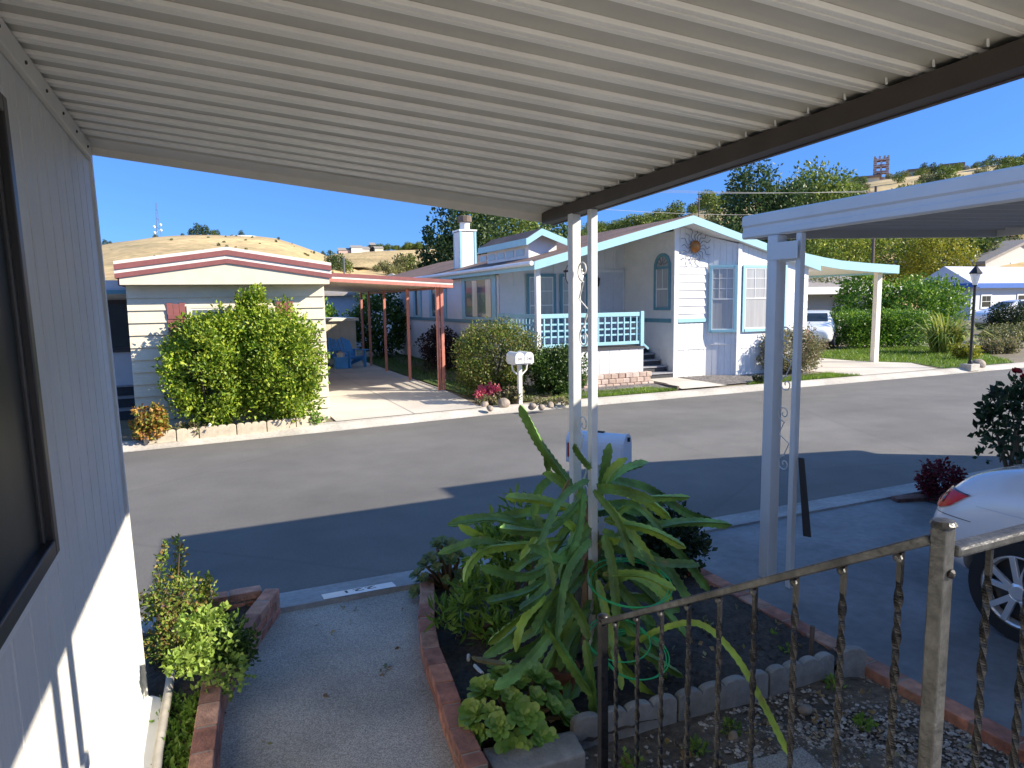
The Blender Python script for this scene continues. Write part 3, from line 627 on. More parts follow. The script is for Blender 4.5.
def rock(name, label, c, s, cat='rock', m='rock', group=None, seed=1, flat=.7):
    bm = bmesh.new(); bmesh.ops.create_icosphere(bm, subdivisions=3, radius=1); r = random.Random(seed); ph = [(V3((r.uniform(-2, 2), r.uniform(-2, 2), r.uniform(-2, 2))), r.uniform(0, 6)) for _ in range(6)]
    for v in bm.verts:
        f = 1+.13*sum(math.sin(p.dot(v.co)+q) for p, q in ph)/1.5
        v.co = V3((v.co.x*s[0]*f, v.co.y*s[1]*f, v.co.z*s[2]*f))
    me = bpy.data.meshes.new(name); bm.to_mesh(me); bm.free(); me.materials.append(M[m])
    o = bpy.data.objects.new(name, me); COL.objects.link(o); o.location = (c[0], c[1], c[2]+s[2]*flat); return tag(o, label, cat, group)
rock('rock', 'small brown stone lying on the dirt just in front of the scalloped edging', (2.78, 2.52, .01), (.045, .03, .028), seed=4)
rock('rock', 'small grey stone on the gravel near the foot of the scalloped edging', (2.27, 2.5, .01), (.02, .02, .035), seed=6)

# ================================================================== OUR HOUSE
Hs = thing('mobile_home', 'white mobile home wall with vertical grooves and a dark window at the left edge', 'house', (-.42, 3.95, 0))
fr = frXp(-.42)
MB().box(-9, -.44, -7, 3.93, .05, 2.96).build('wall_core', 'wall_white', Hs)
grooves(MB(), fr, -7, 3.93, .82, 2.97, sp=.176, gw=.016, gd=.012).build('siding', 'wall_white', Hs, fix=False)
grooves(MB(), fr, -7, 3.93, .10, .775, sp=.088, gw=.01, gd=.006, base=-.004).build('skirting', 'wall_white', Hs, fix=False)
MB().pbox(fr, -7, 3.93, .775, .82, -.012, .012).build('belt_strip', 'wall_white', Hs, bevel=.003)
grooves(MB(), frY(3.952), -9, -.44, .06, 2.97, sp=.176).build('front_siding', 'wall_white', Hs, fix=False)
MB().box(-.445, -.405, 3.93, 3.965, .12, 2.97).build('corner_trim', 'wall_white', Hs, bevel=.004)
MB().box(-9.2, -.44, -7.2, 4.0, 2.98, 3.14).build('roof', 'white_paint', Hs)
wf = MB(); W0, W1, Z0, Z1 = .55, 2.21, 1.53, 2.74
for a in ((W0-.035, W0, Z0-.035, Z1+.035), (W1, W1+.035, Z0-.035, Z1+.035), (W0, W1, Z1, Z1+.035), (W0, W1, Z0-.035, Z0)): wf.pbox(fr, *a, -.01, .022)
wt = wf.build('window_surround', 'white_paint', Hs, bevel=.004)
wf = MB(); q = .045
for a in ((W0, W0+q, Z0, Z1), (W1-q, W1, Z0, Z1), (W0+q, W1-q, Z1-q, Z1), (W0+q, W1-q, Z0, Z0+q)): wf.pbox(fr, *a, -.01, .034)
wf.pbox(fr, 1.28, 1.32, Z0+q, Z1-q, -.01, .028)
for a in ((W0+q, W0+q+.03, Z0+q, Z1-q), (W1-q-.03, W1-q, Z0+q, Z1-q)): wf.pbox(fr, *a, -.008, .016)
wi = wf.build('window', 'bronze', Hs, bevel=.004)
MB().pbox(fr, W0+q, W1-q, Z0+q, Z1-q, .002, .006).build('pane', 'screen', wi)
o = MB().prism([(-.47, 1.0, 0), (-.335, 1.0, 0), (-.335, 3.92, 0), (-.39, 3.975, 0), (-.47, 3.975, 0)], (0, 0, .135)).build('foundation_ledge', 'white_paint', Hs, bevel=.006)

Hs.rotation_euler = (0, -.0175, 0)
# porch and steps we stand on
M['deck_paint'] = tint(mat('deck_paint', (.52, .49, .44), rough=.7, var=.12, scale=10), 2, .85, 1.05)
kind(MB().sheet([(-.42, -16, .02), (3.42, -16, .02), (3.42, .62, .02), (-.42, .62, .02)]).build('bounce_patio', 'concrete', fix=False), 'structure')  # unseen concrete, added to bounce sunlight up under the awning
P = thing('porch', 'painted wooden porch with steps down to the walkway, below the photographer', 'porch', (.4, .2, 0))
MB().box(-.41, 3.3, -1.6, .68, .78, .85).build('deck', 'deck_paint', P)
MB().box(-.39, 3.25, -1.55, .62, .02, .778).build('deck_base', 'wall_white', P)
mb = MB()
for i in range(3): mb.box(-.39, 1.02, .68+.27*i, .68+.27*(i+1)+.02, .02, .85-.215*(i+1))
mb.build('step', 'step_tread', P)

# ================================================================== AWNING
A = thing('patio_awning', 'corrugated cream metal awning overhead with brown gutter and white double posts', 'awning', (1.95, 3.43, 0))
def az(x, y):
    zl = 2.975; zo = 2.745+.040*(3.9-y); return zl+(zo-zl)*(x+.42)/2.37
p = .149; PH = .013; y = -2.0; nr = 0
RP = [(0, PH), (.002, .001), (.003, 0), (.022, 0), (.023, .006), (.028, .006), (.029, 0), (.049, 0), (.050, .001), (.052, PH)]
XX = (-.50, .4, 1.2, 2.0)
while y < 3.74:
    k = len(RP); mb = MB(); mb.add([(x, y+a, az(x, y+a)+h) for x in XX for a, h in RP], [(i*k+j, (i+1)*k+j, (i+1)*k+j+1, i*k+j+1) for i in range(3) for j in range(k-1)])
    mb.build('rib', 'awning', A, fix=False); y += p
yend = y
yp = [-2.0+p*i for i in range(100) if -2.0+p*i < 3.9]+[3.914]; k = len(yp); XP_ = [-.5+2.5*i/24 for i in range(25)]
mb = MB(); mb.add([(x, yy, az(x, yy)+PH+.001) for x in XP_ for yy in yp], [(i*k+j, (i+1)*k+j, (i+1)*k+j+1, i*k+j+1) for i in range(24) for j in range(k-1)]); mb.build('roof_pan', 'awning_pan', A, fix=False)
mb = MB()
for x0, x1 in ((-.47, 2.0),):
    ye = 3.915
    mb.prism([(x0, yend-.004, az(x0, yend)+.006), (x1, yend-.004, az(x1, yend)+.006), (x1, ye, az(x1, ye)-.014), (x0, ye, az(x0, ye)-.014)], (0, 0, .007))
    mb.prism([(x0, ye, az(x0, ye)-.05), (x1, ye, az(x1, ye)-.06), (x1, ye, az(x1, ye)+.05), (x0, ye, az(x0, ye)+.06)], (0, .012, 0))
mb.build('end_fascia', 'awning_trim', A)
mb = MB().prism([(-.47, -2.0, 2.90), (-.47, 3.9, 2.90), (-.47, 3.9, 2.97), (-.47, -2.0, 2.97)], (.022, 0, 0))
wa = mb.build('wall_channel', 'awning_trim', A, bevel=.003)
for i in range(13): MB().lathe([(.006, -.002), (.006, .004), (.003, .006)], (-.448, 3.75-.298*i, 2.932), 8, 'x').build('screw', 'bronze', wa)
bz = lambda y: 2.672+.037*(3.9-y)
mb = MB()
a0, b0 = -2.0, 3.9
mb.prism([(1.93, b0, bz(b0)), (1.93, a0, bz(a0)), (1.93, a0, bz(a0)+.068), (1.93, b0, bz(b0)+.068)], (.07, 0, 0))
mb.prism([(2.003, b0+.02, bz(b0)-.004), (2.003, a0, bz(a0)-.004), (2.003, a0, bz(a0)+.15), (2.003, b0+.02, bz(b0)+.15)], (.02, 0, 0))
mb.build('gutter', 'brown_beam', A)
for i in range(18, 40):
    yy = -2.0+i*p+.108
    if yy < 3.7: MB().bar((1.925, yy, az(1.92, yy)+.014), (1.928, yy, az(1.92, yy)-.006), .004, .006, V3((1, 0, 0))).build('hanger', 'white_metal', A)
def spiral(c, r, turns, sgn, start, n=40, ax=V3((0, 1, 0))):
    out = []
    for i in range(n+1):
        t = i/n; a = start+sgn*turns*2*math.pi*t; rr = r*(1-t*.85); out.append(V3(c)+ax*(rr*math.cos(a))+V3((0, 0, rr*math.sin(a))))
    return out
def scrolls(root, m, x, ya, yb, zs, r=.0045):
    """pairs of S scrolls between the two posts"""
    w = abs(yb-ya); c = (ya+yb)/2
    for z in zs:
        for s in (1, -1):
            R1 = w*.40; cz = z+s*.19
            sp = spiral((x, c+s*w*.05, cz), R1, 1.35, s, -math.pi/2*s if s > 0 else math.pi/2)
            MB().tube(sp, r, 6).build('scroll', m, root)
        MB().tube([(x, c-w*.0, z+.19-w*.40), (x, c+w*.33, z+.03), (x, c-w*.33, z-.03), (x, c, z-.19+w*.40)], r, 6).build('scroll_bar', m, root)
def double_post(root, name, x, ya, yb, wa, wb, z0, z1, m, zs, plate=None):
    mb = MB(); 
    mb.box(x-wa/2, x+wa/2, ya-wa/2, ya+wa/2, z0, z1)
    q = mb.build(name, m, root, bevel=.005)
    MB().box(x-wb/2, x+wb/2, yb-wb/2, yb+wb/2, z0, z1).build('post_leg', m, q, bevel=.004)
    scrolls(q, m, x, ya-wa/2, yb+wb/2, zs)
    mb = MB()
    if plate: mb.box(x-wb*.42, x+wb*.42, yb+wb/2-.002, ya-wa/2+.002, plate[0], plate[1])
    else: mb.box(x-.012, x+.012, yb+wb/2, ya-wa/2, z0+.5, z0+.515)
    mb.build('post_plate', m, q); return q
double_post(A, 'double_post', 1.955, 3.535, 3.33, .056, .042, 0, bz(3.4)+.002, 'post_white', [2.18, 1.3])
double_post(A, 'double_post', 1.955, .77, .55, .056, .056, .0, bz(.6)+.002, 'post_white', [1.9, 1.25, .6])
double_post(A, 'double_post', 1.955, -1.7, -1.9, .056, .056, .0, bz(-2.5)+.002, 'post_white', [1.9, 1.25, .6])

# ================================================================== CARPORT
K = thing('carport', 'blue-grey metal carport roof over the driveway on the right with scrolled double post', 'carport', (3.9, 3.9, 0))
def kz(x, y): return 2.655+.028*(x-3.9)+.012*(4.3-y)
mb = MB(); x0 = 3.885; Y0, Y1 = -2.2, 4.30
fp = [(0, 0), (-.012, .012), (-.012, .045), (-.004, .055), (-.004, .085), (-.014, .10), (-.014, .165), (0, .178), (.03, .178), (.03, 0)]
n = len(fp)
mb.add([(x0+a, yy, kz(x0, yy)+b) for yy in (Y0, Y1) for a, b in fp], [(i, (i+1) % n, n+(i+1) % n, n+i) for i in range(n)]+[tuple(range(n)), tuple(range(n, 2*n))[::-1]])
mb.build('side_fascia', 'carport_blue', K)
ep = [(0, 0), (.012, .012), (.012, .045), (.004, .055), (.004, .085), (.014, .10), (.014, .165), (0, .178), (-.05, .178), (-.05, .0)]
mb = MB(); mb.add([(x, 4.30-.012+a, kz(x, 4.3)+b) for x in (x0+.031, 6.9) for a, b in ep], [(i, (i+1) % n, n+(i+1) % n, n+i) for i in range(n)]+[tuple(range(n)), tuple(range(n, 2*n))[::-1]])
mb.build('end_fascia', 'carport_under', K)  # darker than the other fascias: shade of its inner face painted in
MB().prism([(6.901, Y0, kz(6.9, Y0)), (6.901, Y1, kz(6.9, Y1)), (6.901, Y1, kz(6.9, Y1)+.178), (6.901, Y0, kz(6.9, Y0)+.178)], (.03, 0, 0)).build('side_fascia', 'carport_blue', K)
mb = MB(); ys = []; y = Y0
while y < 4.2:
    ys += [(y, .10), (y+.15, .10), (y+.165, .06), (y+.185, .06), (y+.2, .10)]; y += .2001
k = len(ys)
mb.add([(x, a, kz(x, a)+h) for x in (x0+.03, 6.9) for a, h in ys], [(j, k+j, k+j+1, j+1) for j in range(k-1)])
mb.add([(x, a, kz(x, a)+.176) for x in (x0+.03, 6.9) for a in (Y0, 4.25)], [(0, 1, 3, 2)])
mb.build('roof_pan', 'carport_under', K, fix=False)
dq = double_post(K, 'double_post', 3.90, 3.96, 3.735, .095, .046, 0.0, 2.655, 'carport_blue', [1.15, 1.75], plate=(2.46, 2.58))
MB().box(3.90-.053, 3.90-.0485, 3.712, 4.006, 2.475, 2.60).build('top_plate', 'carport_blue', dq)
double_post(K, 'double_post', 3.93, -.6, -.84, .095, .056, 0.0, 2.66, 'carport_blue', [1.15, 1.85])
for yy in (3.3, -.6): MB().box(6.82, 6.9, yy-.05, yy+.05, 0, 2.74).build('post', 'carport_blue', K, bevel=.004)
a = onX(801, 458, 3.90); b = onX(807, 537, 3.86)
mb = MB(); q = V3((.014, -.025, 0))
mb.prism([a-q*.75, a+q*.75, b+q, b-q], V3((.012, .008, 0)))
o = mb.build('rubber_strap', 'black', None, bevel=.006); tag(o, 'black rubber strap hanging against the thinner carport post', 'strap')

# neighbour beyond the carport: outside the picture, throws its shade on the street
N_ = thing('neighbour_home', 'white mobile home beyond the carport, past the right edge of the photo', 'house', (10, 0, 0))
mb = MB().prism([(7.75, 4.2, 0), (12.2, 4.2, 0), (12.2, 4.2, 2.55), (10.3, 4.2, 3.3), (7.75, 4.2, 3.25)], (0, -12, 0))
mb.build('wall', 'house_white', N_)
mb = MB().prism([(7.6, 4.3, 3.26), (10.3, 4.3, 3.31), (12.4, 4.3, 2.52), (12.4, 4.3, 2.6), (10.3, 4.3, 3.39), (7.6, 4.3, 3.34)], (0, -12.2, 0))
mb.build('roof', 'roof_grey', N_)

# ================================================================== IRON RAILING
G = thing('iron_railing', 'worn iron handrail with twisted balusters sloping down beside the steps', 'railing', (1.1, .73, .85))
ry0, rz0, ry1, rz1 = .73, 1.800, 1.812, 1.178
dz = (rz1-rz0)/(ry1-ry0)
def rzz(y): return rz0+dz*(y-ry0)
mb = MB(); w2 = .0135
mb.box(1.1-w2, 1.1+w2, ry0-w2, ry0+w2, .40, rz0+.018)
mb.build('post', 'rail_worn', G, bevel=.003)
mb = MB().lathe([(.019, 0), (.021, .004), (.017, .010), (.006, .013)], (1.1, ry0, rz0+.018), 12)
mb.build('post_cap', 'rail_worn', G)
mb = MB().box(1.1-.013, 1.1+.013, ry1-.013, ry1+.013, .05, rz1+.005); mb.build('post', 'iron', G, bevel=.002)
mb = MB().lathe([(.001, 0), (.018, .004), (.02, .012), (.014, .02), (.003, .023)], (1.1, ry1, rz1+.005), 14); mb.build('post_cap', 'black_iron', G, smooth=True)
def lrail(mb, p, q, w=.030, h=.010):
    mb.bar(p, q, w, h)
mb = MB(); lrail(mb, (1.1, ry0+w2+.001, rzz(ry0+w2)), (1.1, ry1-.014, rzz(ry1-.014)), .030, .018); mb.build('handrail', 'rail_worn', G, bevel=.003)
mb = MB(); mb.bar((1.1, ry0+w2+.001, rzz(ry0)-.80), (1.1, ry1-.014, rzz(ry1)-.80), .026, .010); mb.build('bottom_rail', 'iron', G)
def twisted(mb, x, y, z0, z1, s=.0100, pitch=.072, seed=0):
    n = int((z1-z0)/.005); vs = []; fs = []
    for i in range(n+1):
        z = z1-(z1-z0)*i/n; d = z1-z; t = max(0, d-.055); a = t/pitch*math.pi+.0
        for j in range(4):
            q = a+math.pi/4+math.pi/2*j; vs.append((x+s*.72*math.cos(q)*(1.12 if j % 2 == 0 else .85), y+s*.72*math.sin(q)*(1.12 if j % 2 == 0 else .85), z))
    for i in range(n):
        for j in range(4): fs.append((i*4+j, i*4+(j+1) % 4, (i+1)*4+(j+1) % 4, (i+1)*4+j))
    mb.add(vs, fs)
for i in range(9):
    y = ry0+.073+.1163*i; mb = MB(); twisted(mb, 1.1, y, rzz(y)-.80, rzz(y)-.008)
    b = mb.build('baluster', 'iron', G)
    MB().lathe([(.004, 0), (.009, .002), (.009, .006), (.004, .012)], (1.1-.012, y, rzz(y)-.018), 8, 'x').build('rivet', 'rail_worn', b)
G2 = thing('iron_railing', 'level section of iron railing with a shiny rail right of the thick post', 'railing', (1.5, .73, .85))
mb = MB(); mb.bar((1.122, .73, 1.772), (3.2, .73, 1.80), .030, .020); mb.build('handrail', 'chrome_worn' if 'chrome_worn' in M else 'rail_worn', G2, bevel=.006)
mb = MB(); mb.bar((1.122, .73, .98), (3.2, .73, .98), .026, .010); mb.build('bottom_rail', 'iron', G2)
for i in range(16):
    mb = MB(); x = 1.228+.1163*i; twisted(mb, x, .73, .985, 1.766); mb.build('baluster', 'iron', G2)
MB().lathe([(.003, -.004), (.008, 0), (.008, .005), (.003, .008)], (1.1+.004, ry0-w2-.004, rz0-.06), 10, 'y').build('bolt', 'black', G2)

# ================================================================== PAINTED HOUSE NUMBER ON THE GUTTER
def textmesh(name, s, size, parent, m, mw, depth=.002):
    cu = bpy.data.curves.new(name, 'FONT'); cu.body = s; cu.size = size; cu.extrude = depth; cu.align_x = 'CENTER'; cu.align_y = 'CENTER'
    tmp = bpy.data.objects.new(name+'_tmp', cu); COL.objects.link(tmp); bpy.context.view_layer.update()
    me = bpy.data.meshes.new_from_object(tmp.evaluated_get(bpy.context.evaluated_depsgraph_get())); bpy.data.objects.remove(tmp); bpy.data.curves.remove(cu)
    me.name = name; me.materials.clear(); me.materials.append(M[m]); me.transform(mw); me.transform(Matrix.Translation(-wloc(parent)))
    o = bpy.data.objects.new(name, me); COL.objects.link(o); o.parent = parent; return o
nb = thing('house_number', 'white painted house number panel with three dark digits on the gutter at the walkway end', 'house number', (.86, 5.085, .04))
tl = math.atan2(.018, .11)
mb = MB(); mb.add([(.66, 4.995, .0545), (1.20, 4.995, .0545), (1.20, 5.035, .0525), (.66, 5.035, .0525), (1.20, 5.135, .0365), (.66, 5.135, .0365)], [(0, 1, 2, 3), (3, 2, 4, 5)]); mb.build('painted_panel', 'white_metal', nb, fix=False)
mw = Matrix.Translation((.93, 5.083, .0455)) @ Matrix.Rotation(math.pi, 4, 'Z') @ Matrix.Rotation(math.atan2(.0165, .1), 4, 'X') @ Matrix.Scale(1.75, 4, (1, 0, 0))
textmesh('digits', '221', .105, nb, 'black', mw, .0006)
# ================================================================== CACTUS ON THE POST
C_ = thing('climbing_cactus', 'large three-ribbed climbing cactus sprawling around the white awning post', 'cactus', (1.93, 3.42, .05))
def cactus_branch(pts, w, m, seed, notch=.042):
    P = spline(pts, 8); L = [0]
    for a, b in zip(P, P[1:]): L.append(L[-1]+(b-a).length)
    tot = L[-1]; n = max(10, int(tot/.012)); r = random.Random(seed); vs = []; fs = []; tw = r.uniform(0, 2); twr = r.uniform(-1.6, 1.6); ref = None; ph = r.uniform(0, 6)
    def at(d):
        for i in range(len(P)-1):
            if d <= L[i+1]+1e-9: return P[i].lerp(P[i+1], (d-L[i])/max(1e-6, L[i+1]-L[i])), (P[i+1]-P[i]).normalized()
        return P[-1], (P[-1]-P[-2]).normalized()
    for i in range(n+1):
        d = tot*i/n; p, t = at(d)
        if ref is None: ref = t.orthogonal().normalized()
        a = (ref-t*ref.dot(t)); a = a.normalized() if a.length > 1e-5 else t.orthogonal().normalized(); ref = a; b = t.cross(a)
        env = min(1, .55+d/.10)*min(1, ((tot-d)/.05+.04)**.6); tt = tw+twr*d
        for j in range(6):
            ang = tt+j*math.pi/3
            if j % 2 == 0:
                s = ((d/notch+ph+j*.33) % 1.0); q = .78+.40*(s if s < .7 else (1-s)/.3*.7); rr = w*env*q
            else: rr = w*env*.22
            vs.append(p+(a*math.cos(ang)+b*math.sin(ang))*rr)
    for i in range(n):
        for j in range(6): fs.append((i*6+j, i*6+(j+1) % 6, (i+1)*6+(j+1) % 6, (i+1)*6+j))
    fs.append(tuple(range(6))[::-1]); fs.append(tuple(range(n*6, n*6+6)))
    MB().add(vs, fs).build('branch', m, C_)
g_, l_, d_ = 'cactus', 'cactus_lime', 'cactus_dry'
BR = [([(572, 487), (556, 466), (540, 443), (529, 422), (520, 405)], 3.45, 3.35, .043, g_), ([(549, 472), (547, 462), (545, 453)], 3.5, 3.48, .03, g_),
 ([(568, 490), (556, 480), (543, 473)], 3.4, 3.3, .042, l_), ([(552, 478), (538, 492), (533, 520)], 3.5, 3.4, .038, g_),
 ([(600, 496), (604, 472), (610, 443)], 3.42, 3.38, .044, g_), ([(604, 488), (612, 472), (627, 458)], 3.36, 3.25, .045, l_),
 ([(602, 486), (628, 492), (652, 504), (671, 519)], 3.35, 3.2, .046, l_), ([(600, 548), (635, 534), (668, 524), (700, 522), (732, 525)], 3.3, 3.15, .042, g_),
 ([(605, 480), (645, 488), (685, 512), (712, 520)], 3.6, 3.6, .045, g_), ([(650, 520), (676, 548), (694, 570), (709, 591)], 3.4, 3.25, .042, g_),
 ([(606, 545), (640, 550), (668, 570), (690, 605)], 3.3, 3.1, .044, g_), ([(600, 540), (630, 533), (660, 520)], 3.5, 3.45, .04, g_),
 ([(604, 535), (612, 562), (616, 598), (618, 628)], 3.2, 3.0, .042, g_), ([(600, 545), (611, 540), (620, 539)], 3.3, 3.05, .040, l_),
 ([(606, 590), (628, 576), (650, 585), (669, 604)], 3.15, 2.98, .042, l_), ([(598, 600), (640, 596), (680, 611)], 3.25, 3.15, .044, g_),
 ([(575, 520), (533, 525), (490, 518), (450, 523)], 3.45, 3.55, .040, g_), ([(560, 540), (520, 545), (492, 541), (458, 525)], 3.4, 3.35, .036, l_),
 ([(520, 560), (485, 541), (438, 554)], 3.35, 3.3, .034, g_), ([(520, 545), (486, 550), (470, 564), (464, 582)], 3.3, 3.2, .036, l_),
 ([(582, 488), (577, 528), (560, 580)], 3.3, 3.15, .052, g_), ([(536, 515), (545, 552), (553, 590)], 3.15, 3.05, .040, g_),
 ([(582, 560), (560, 590), (542, 618), (535, 634)], 3.2, 3.0, .046, g_), ([(572, 600), (545, 640), (518, 672), (494, 690)], 3.1, 2.9, .048, g_),
 ([(560, 590), (530, 618), (506, 640), (483, 657)], 3.2, 3.05, .044, g_), ([(545, 596), (524, 622), (516, 652)], 3.15, 3.05, .038, l_),
 ([(545, 622), (562, 650), (580, 678), (592, 696)], 3.05, 2.9, .040, g_), ([(586, 640), (592, 680), (595, 726)], 3.0, 2.88, .040, g_),
 ([(548, 690), (570, 712), (592, 734)], 3.0, 2.85, .036, g_), ([(566, 590), (582, 618), (590, 640)], 3.1, 3.0, .044, g_),
 ([(603, 640), (620, 662), (648, 692), (676, 713)], 3.05, 2.9, .038, l_), ([(606, 704), (628, 714), (650, 719)], 3.0, 2.9, .036, g_),
 ([(612, 636), (645, 654), (684, 677)], 3.1, 3.0, .036, g_), ([(625, 650), (660, 630), (700, 624), (735, 655), (765, 706), (791, 758)], 3.1, 2.25, .026, l_),
 ([(505, 664), (490, 662), (472, 658)], 3.05, 3.0, .022, d_), ([(596, 515), (590, 556), (600, 600)], 3.5, 3.4, .045, g_),
 ([(610, 505), (640, 512), (664, 503)], 3.6, 3.6, .045, g_), ([(552, 525), (560, 500), (570, 478)], 3.35, 3.3, .020, d_),
 ([(590, 610), (570, 640), (560, 672)], 3.2, 3.1, .046, g_), ([(600, 620), (590, 660), (570, 700)], 3.25, 3.1, .044, g_),
 ([(588, 500), (560, 540), (540, 570), (528, 600)], 3.45, 3.35, .048, g_), ([(600, 570), (640, 610), (660, 650)], 3.35, 3.25, .044, g_),
 ([(598, 560), (575, 580), (566, 612)], 3.5, 3.45, .046, g_), ([(600, 650), (640, 640), (665, 648)], 3.2, 3.1, .04, g_), ([(560, 552), (530, 560), (505, 580)], 3.5, 3.45, .044, g_)]
for i, (px, ya, yb, w, m) in enumerate(BR):
    n = len(px); pts = [onY(x, y, ya+(yb-ya)*j/(n-1)) for j, (x, y) in enumerate(px)]
    cactus_branch(pts, w*.78, m, i)
rg = random.Random(17)
XB = [((592, 520), (560, 600), (535, 665)), ((580, 540), (545, 590), (520, 610)), ((590, 560), (600, 620), (606, 690)), ((600, 500), (640, 545), (672, 600)), ((596, 490), (625, 470), (648, 462)),
 ((604, 560), (645, 590), (690, 640)), ((575, 510), (540, 500), (505, 497)), ((570, 560), (530, 590), (487, 602)), ((600, 600), (625, 640), (640, 700)), ((580, 610), (555, 650), (530, 700)),
 ((603, 530), (650, 560), (700, 566)), ((577, 530), (556, 520), (520, 560)), ((590, 600), (572, 660), (566, 715)), ((606, 520), (640, 500), (690, 497)), ((566, 600), (540, 640), (500, 660))]
for i, px in enumerate(XB):
    ya = rg.uniform(3.25, 3.45); yb = ya-rg.uniform(.05, .35) if px[2][1] > px[0][1] else ya
    cactus_branch([onY(x, y, ya+(yb-ya)*j/2) for j, (x, y) in enumerate(px)], rg.uniform(.026, .034), rg.choice((g_, g_, l_)), 300+i)
XC = [((588, 480), (560, 500), (538, 545)), ((594, 490), (618, 520), (634, 566)), ((580, 500), (548, 530), (500, 528)), ((600, 560), (630, 600), (655, 626)), ((585, 575), (548, 612), (515, 628)), ((575, 600), (560, 645), (548, 690)),
 ((598, 580), (612, 640), (622, 690)), ((604, 520), (650, 530), (686, 548)), ((572, 545), (530, 575), (480, 566)), ((595, 630), (584, 680), (580, 722)), ((606, 600), (646, 640), (668, 684)), ((590, 540), (566, 575), (556, 640)), ((601, 505), (634, 505), (662, 530)), ((585, 620), (556, 668), (540, 712)), ((592, 470), (580, 455), (574, 444)), ((603, 575), (642, 575), (676, 590)), ((582, 560), (560, 560), (528, 545)), ((597, 600), (600, 660), (610, 715))]
for i, px in enumerate(XC):
    ya = rg.uniform(3.15, 3.5); yb = ya-rg.uniform(.05, .4)
    cactus_branch([onY(x, y, ya+(yb-ya)*j/2) for j, (x, y) in enumerate(px)], rg.uniform(.022, .030), rg.choice((g_, g_, g_, l_)), 400+i)
for i in range(14):
    a = rg.uniform(0, 6.28); z0 = rg.uniform(.35, 1.15); L = rg.uniform(.4, .75); c = V3((1.93+.06*math.cos(a), 3.42+.06*math.sin(a), z0)); d = V3((math.cos(a), math.sin(a), rg.uniform(-1.0, .05))).normalized()
    if d.y < -.2 and d.x > .2: L *= .7
    pts = [c, c+d*L*.5+V3((0, 0, rg.uniform(.0, .05))), c+d*L]
    for q_ in pts: q_.z = max(q_.z, .10)
    cactus_branch(pts, rg.uniform(.030, .042), rg.choice((g_, g_, g_, l_)), 100+i)
mb = MB()
for k in range(4):
    a = V3((1.9+.08*math.cos(k*1.7), 3.42+.07*math.sin(k*1.7), .03)); mb.tube(spline([a, a+V3((.03*math.sin(k), .02, .5)), (1.93+.02*k, 3.44-.03*k, .8), (1.92, 3.42, 1.12)], 5), [.026]*12+[.018]*3+[.006], 7)
mb.build('main_stem', 'bark_pale', C_)
# coiled wire
mb = MB()
for (cx, cy, Y, r, tx, tz, n) in ((630, 583, 3.08, .215, .5, .25, 2.3), (636, 655, 2.95, .17, 1.15, .4, 2.6), (618, 640, 3.0, .16, 1.0, -.3, 1.6)):
    c = onY(cx, cy, Y); e1 = V3((1, -.25, .05)).normalized(); e2 = V3((0, .75, .18+.35*tx)).normalized(); pts = []
    for i in range(int(40*n)):
        t = i/40*2*math.pi; rr = r*(1+.06*math.sin(t*.37+tz)); pts.append(c+e1*rr*math.cos(t)+e2*rr*.8*math.sin(t)+V3((0, 0, .012*math.sin(t*.5))))
    mb.tube(pts, .0036, 6)
o = mb.build('wire_coil', 'hose', None, smooth=True); tag(o, 'loose coils of thin green wire draped over the cactus beside the post', 'wire coil')

# ================================================================== SUCCULENTS AND BED PLANTS
def rosette(mb, c, nrm, rad, n, seed, wid=.36, cup=.5):
    r = random.Random(seed); nrm = V3(nrm).normalized(); a = nrm.orthogonal().normalized(); b = nrm.cross(a); c = V3(c)
    for i in range(n):
        t = i*2.39996+r.uniform(-.1, .1); f = ((i+1)/n)**.6; L = rad*f*(1+r.uniform(-.1, .1)); el = cup*(1.25-f)+r.uniform(-.08, .08)
        d = (a*math.cos(t)+b*math.sin(t)); sdv = nrm.cross(d); up_ = nrm
        prof = [(0, .10), (.35, .45), (.7, .95), (.9, .75), (1, .12)]; vs = []; 
        for (x, ww) in prof:
            base = c+d*(L*x*math.cos(el*.9))+up_*(L*(x*math.sin(el)+.12*x*x))
            W = L*wid*ww; vs += [base-sdv*W+up_*(W*.35), base, base+sdv*W+up_*(W*.35)]
        fs = []
        for j in range(4):
            for q in (0, 1): fs.append((j*3+q, j*3+q+1, (j+1)*3+q+1, (j+1)*3+q))
        mb.add(vs, fs)
def succulent(name, label, base, roses, m, stem='stem_red'):
    t = thing(name, label, 'succulent', base); s = MB()
    for i, (c, nrm, rad, n) in enumerate(roses):
        mb = MB(); rosette(mb, c, nrm, rad, n, i+int(base[0]*100), wid=.30, cup=.75); mb.build('rosette', m, t, smooth=True, fix=False)
        q = V3(c)-V3(nrm).normalized()*.02; b0 = V3(base)+V3((.3*(c[0]-base[0]), .3*(c[1]-base[1]), 0)); s.tube([b0, b0.lerp(q, .6)+V3((0, 0, .02)), q], [.014, .011, .009], 6)
    s.build('stem', stem, t); return t
def spread(c, rad, n, seed, R0, n0, up_=.6):
    r = random.Random(seed); out = []
    for i in range(n):
        t = i*2.39996; q = math.sqrt((i+.3)/n); h = math.sqrt(max(0, 1-q*q*.9)); p = (c[0]+rad[0]*q*math.cos(t), c[1]+rad[1]*q*math.sin(t), c[2]+rad[2]*(.35+.65*h)*(.85+.3*r.random()))
        p = (p[0], p[1], p[2]-.16*q*q); out.append((p, (q*math.cos(t)*1.0, q*math.sin(t)*1.0-.25, up_+h), R0*(.7+.6*r.random()), n0))
    return out
succulent('rosette_succulent', 'bright green rosette succulent at the near end of the curved brick border', (1.30, 2.98, .06), spread((1.30, 3.0, .02), (.27, .23, .32), 30, 3, .082, 26), 'lf_succ')
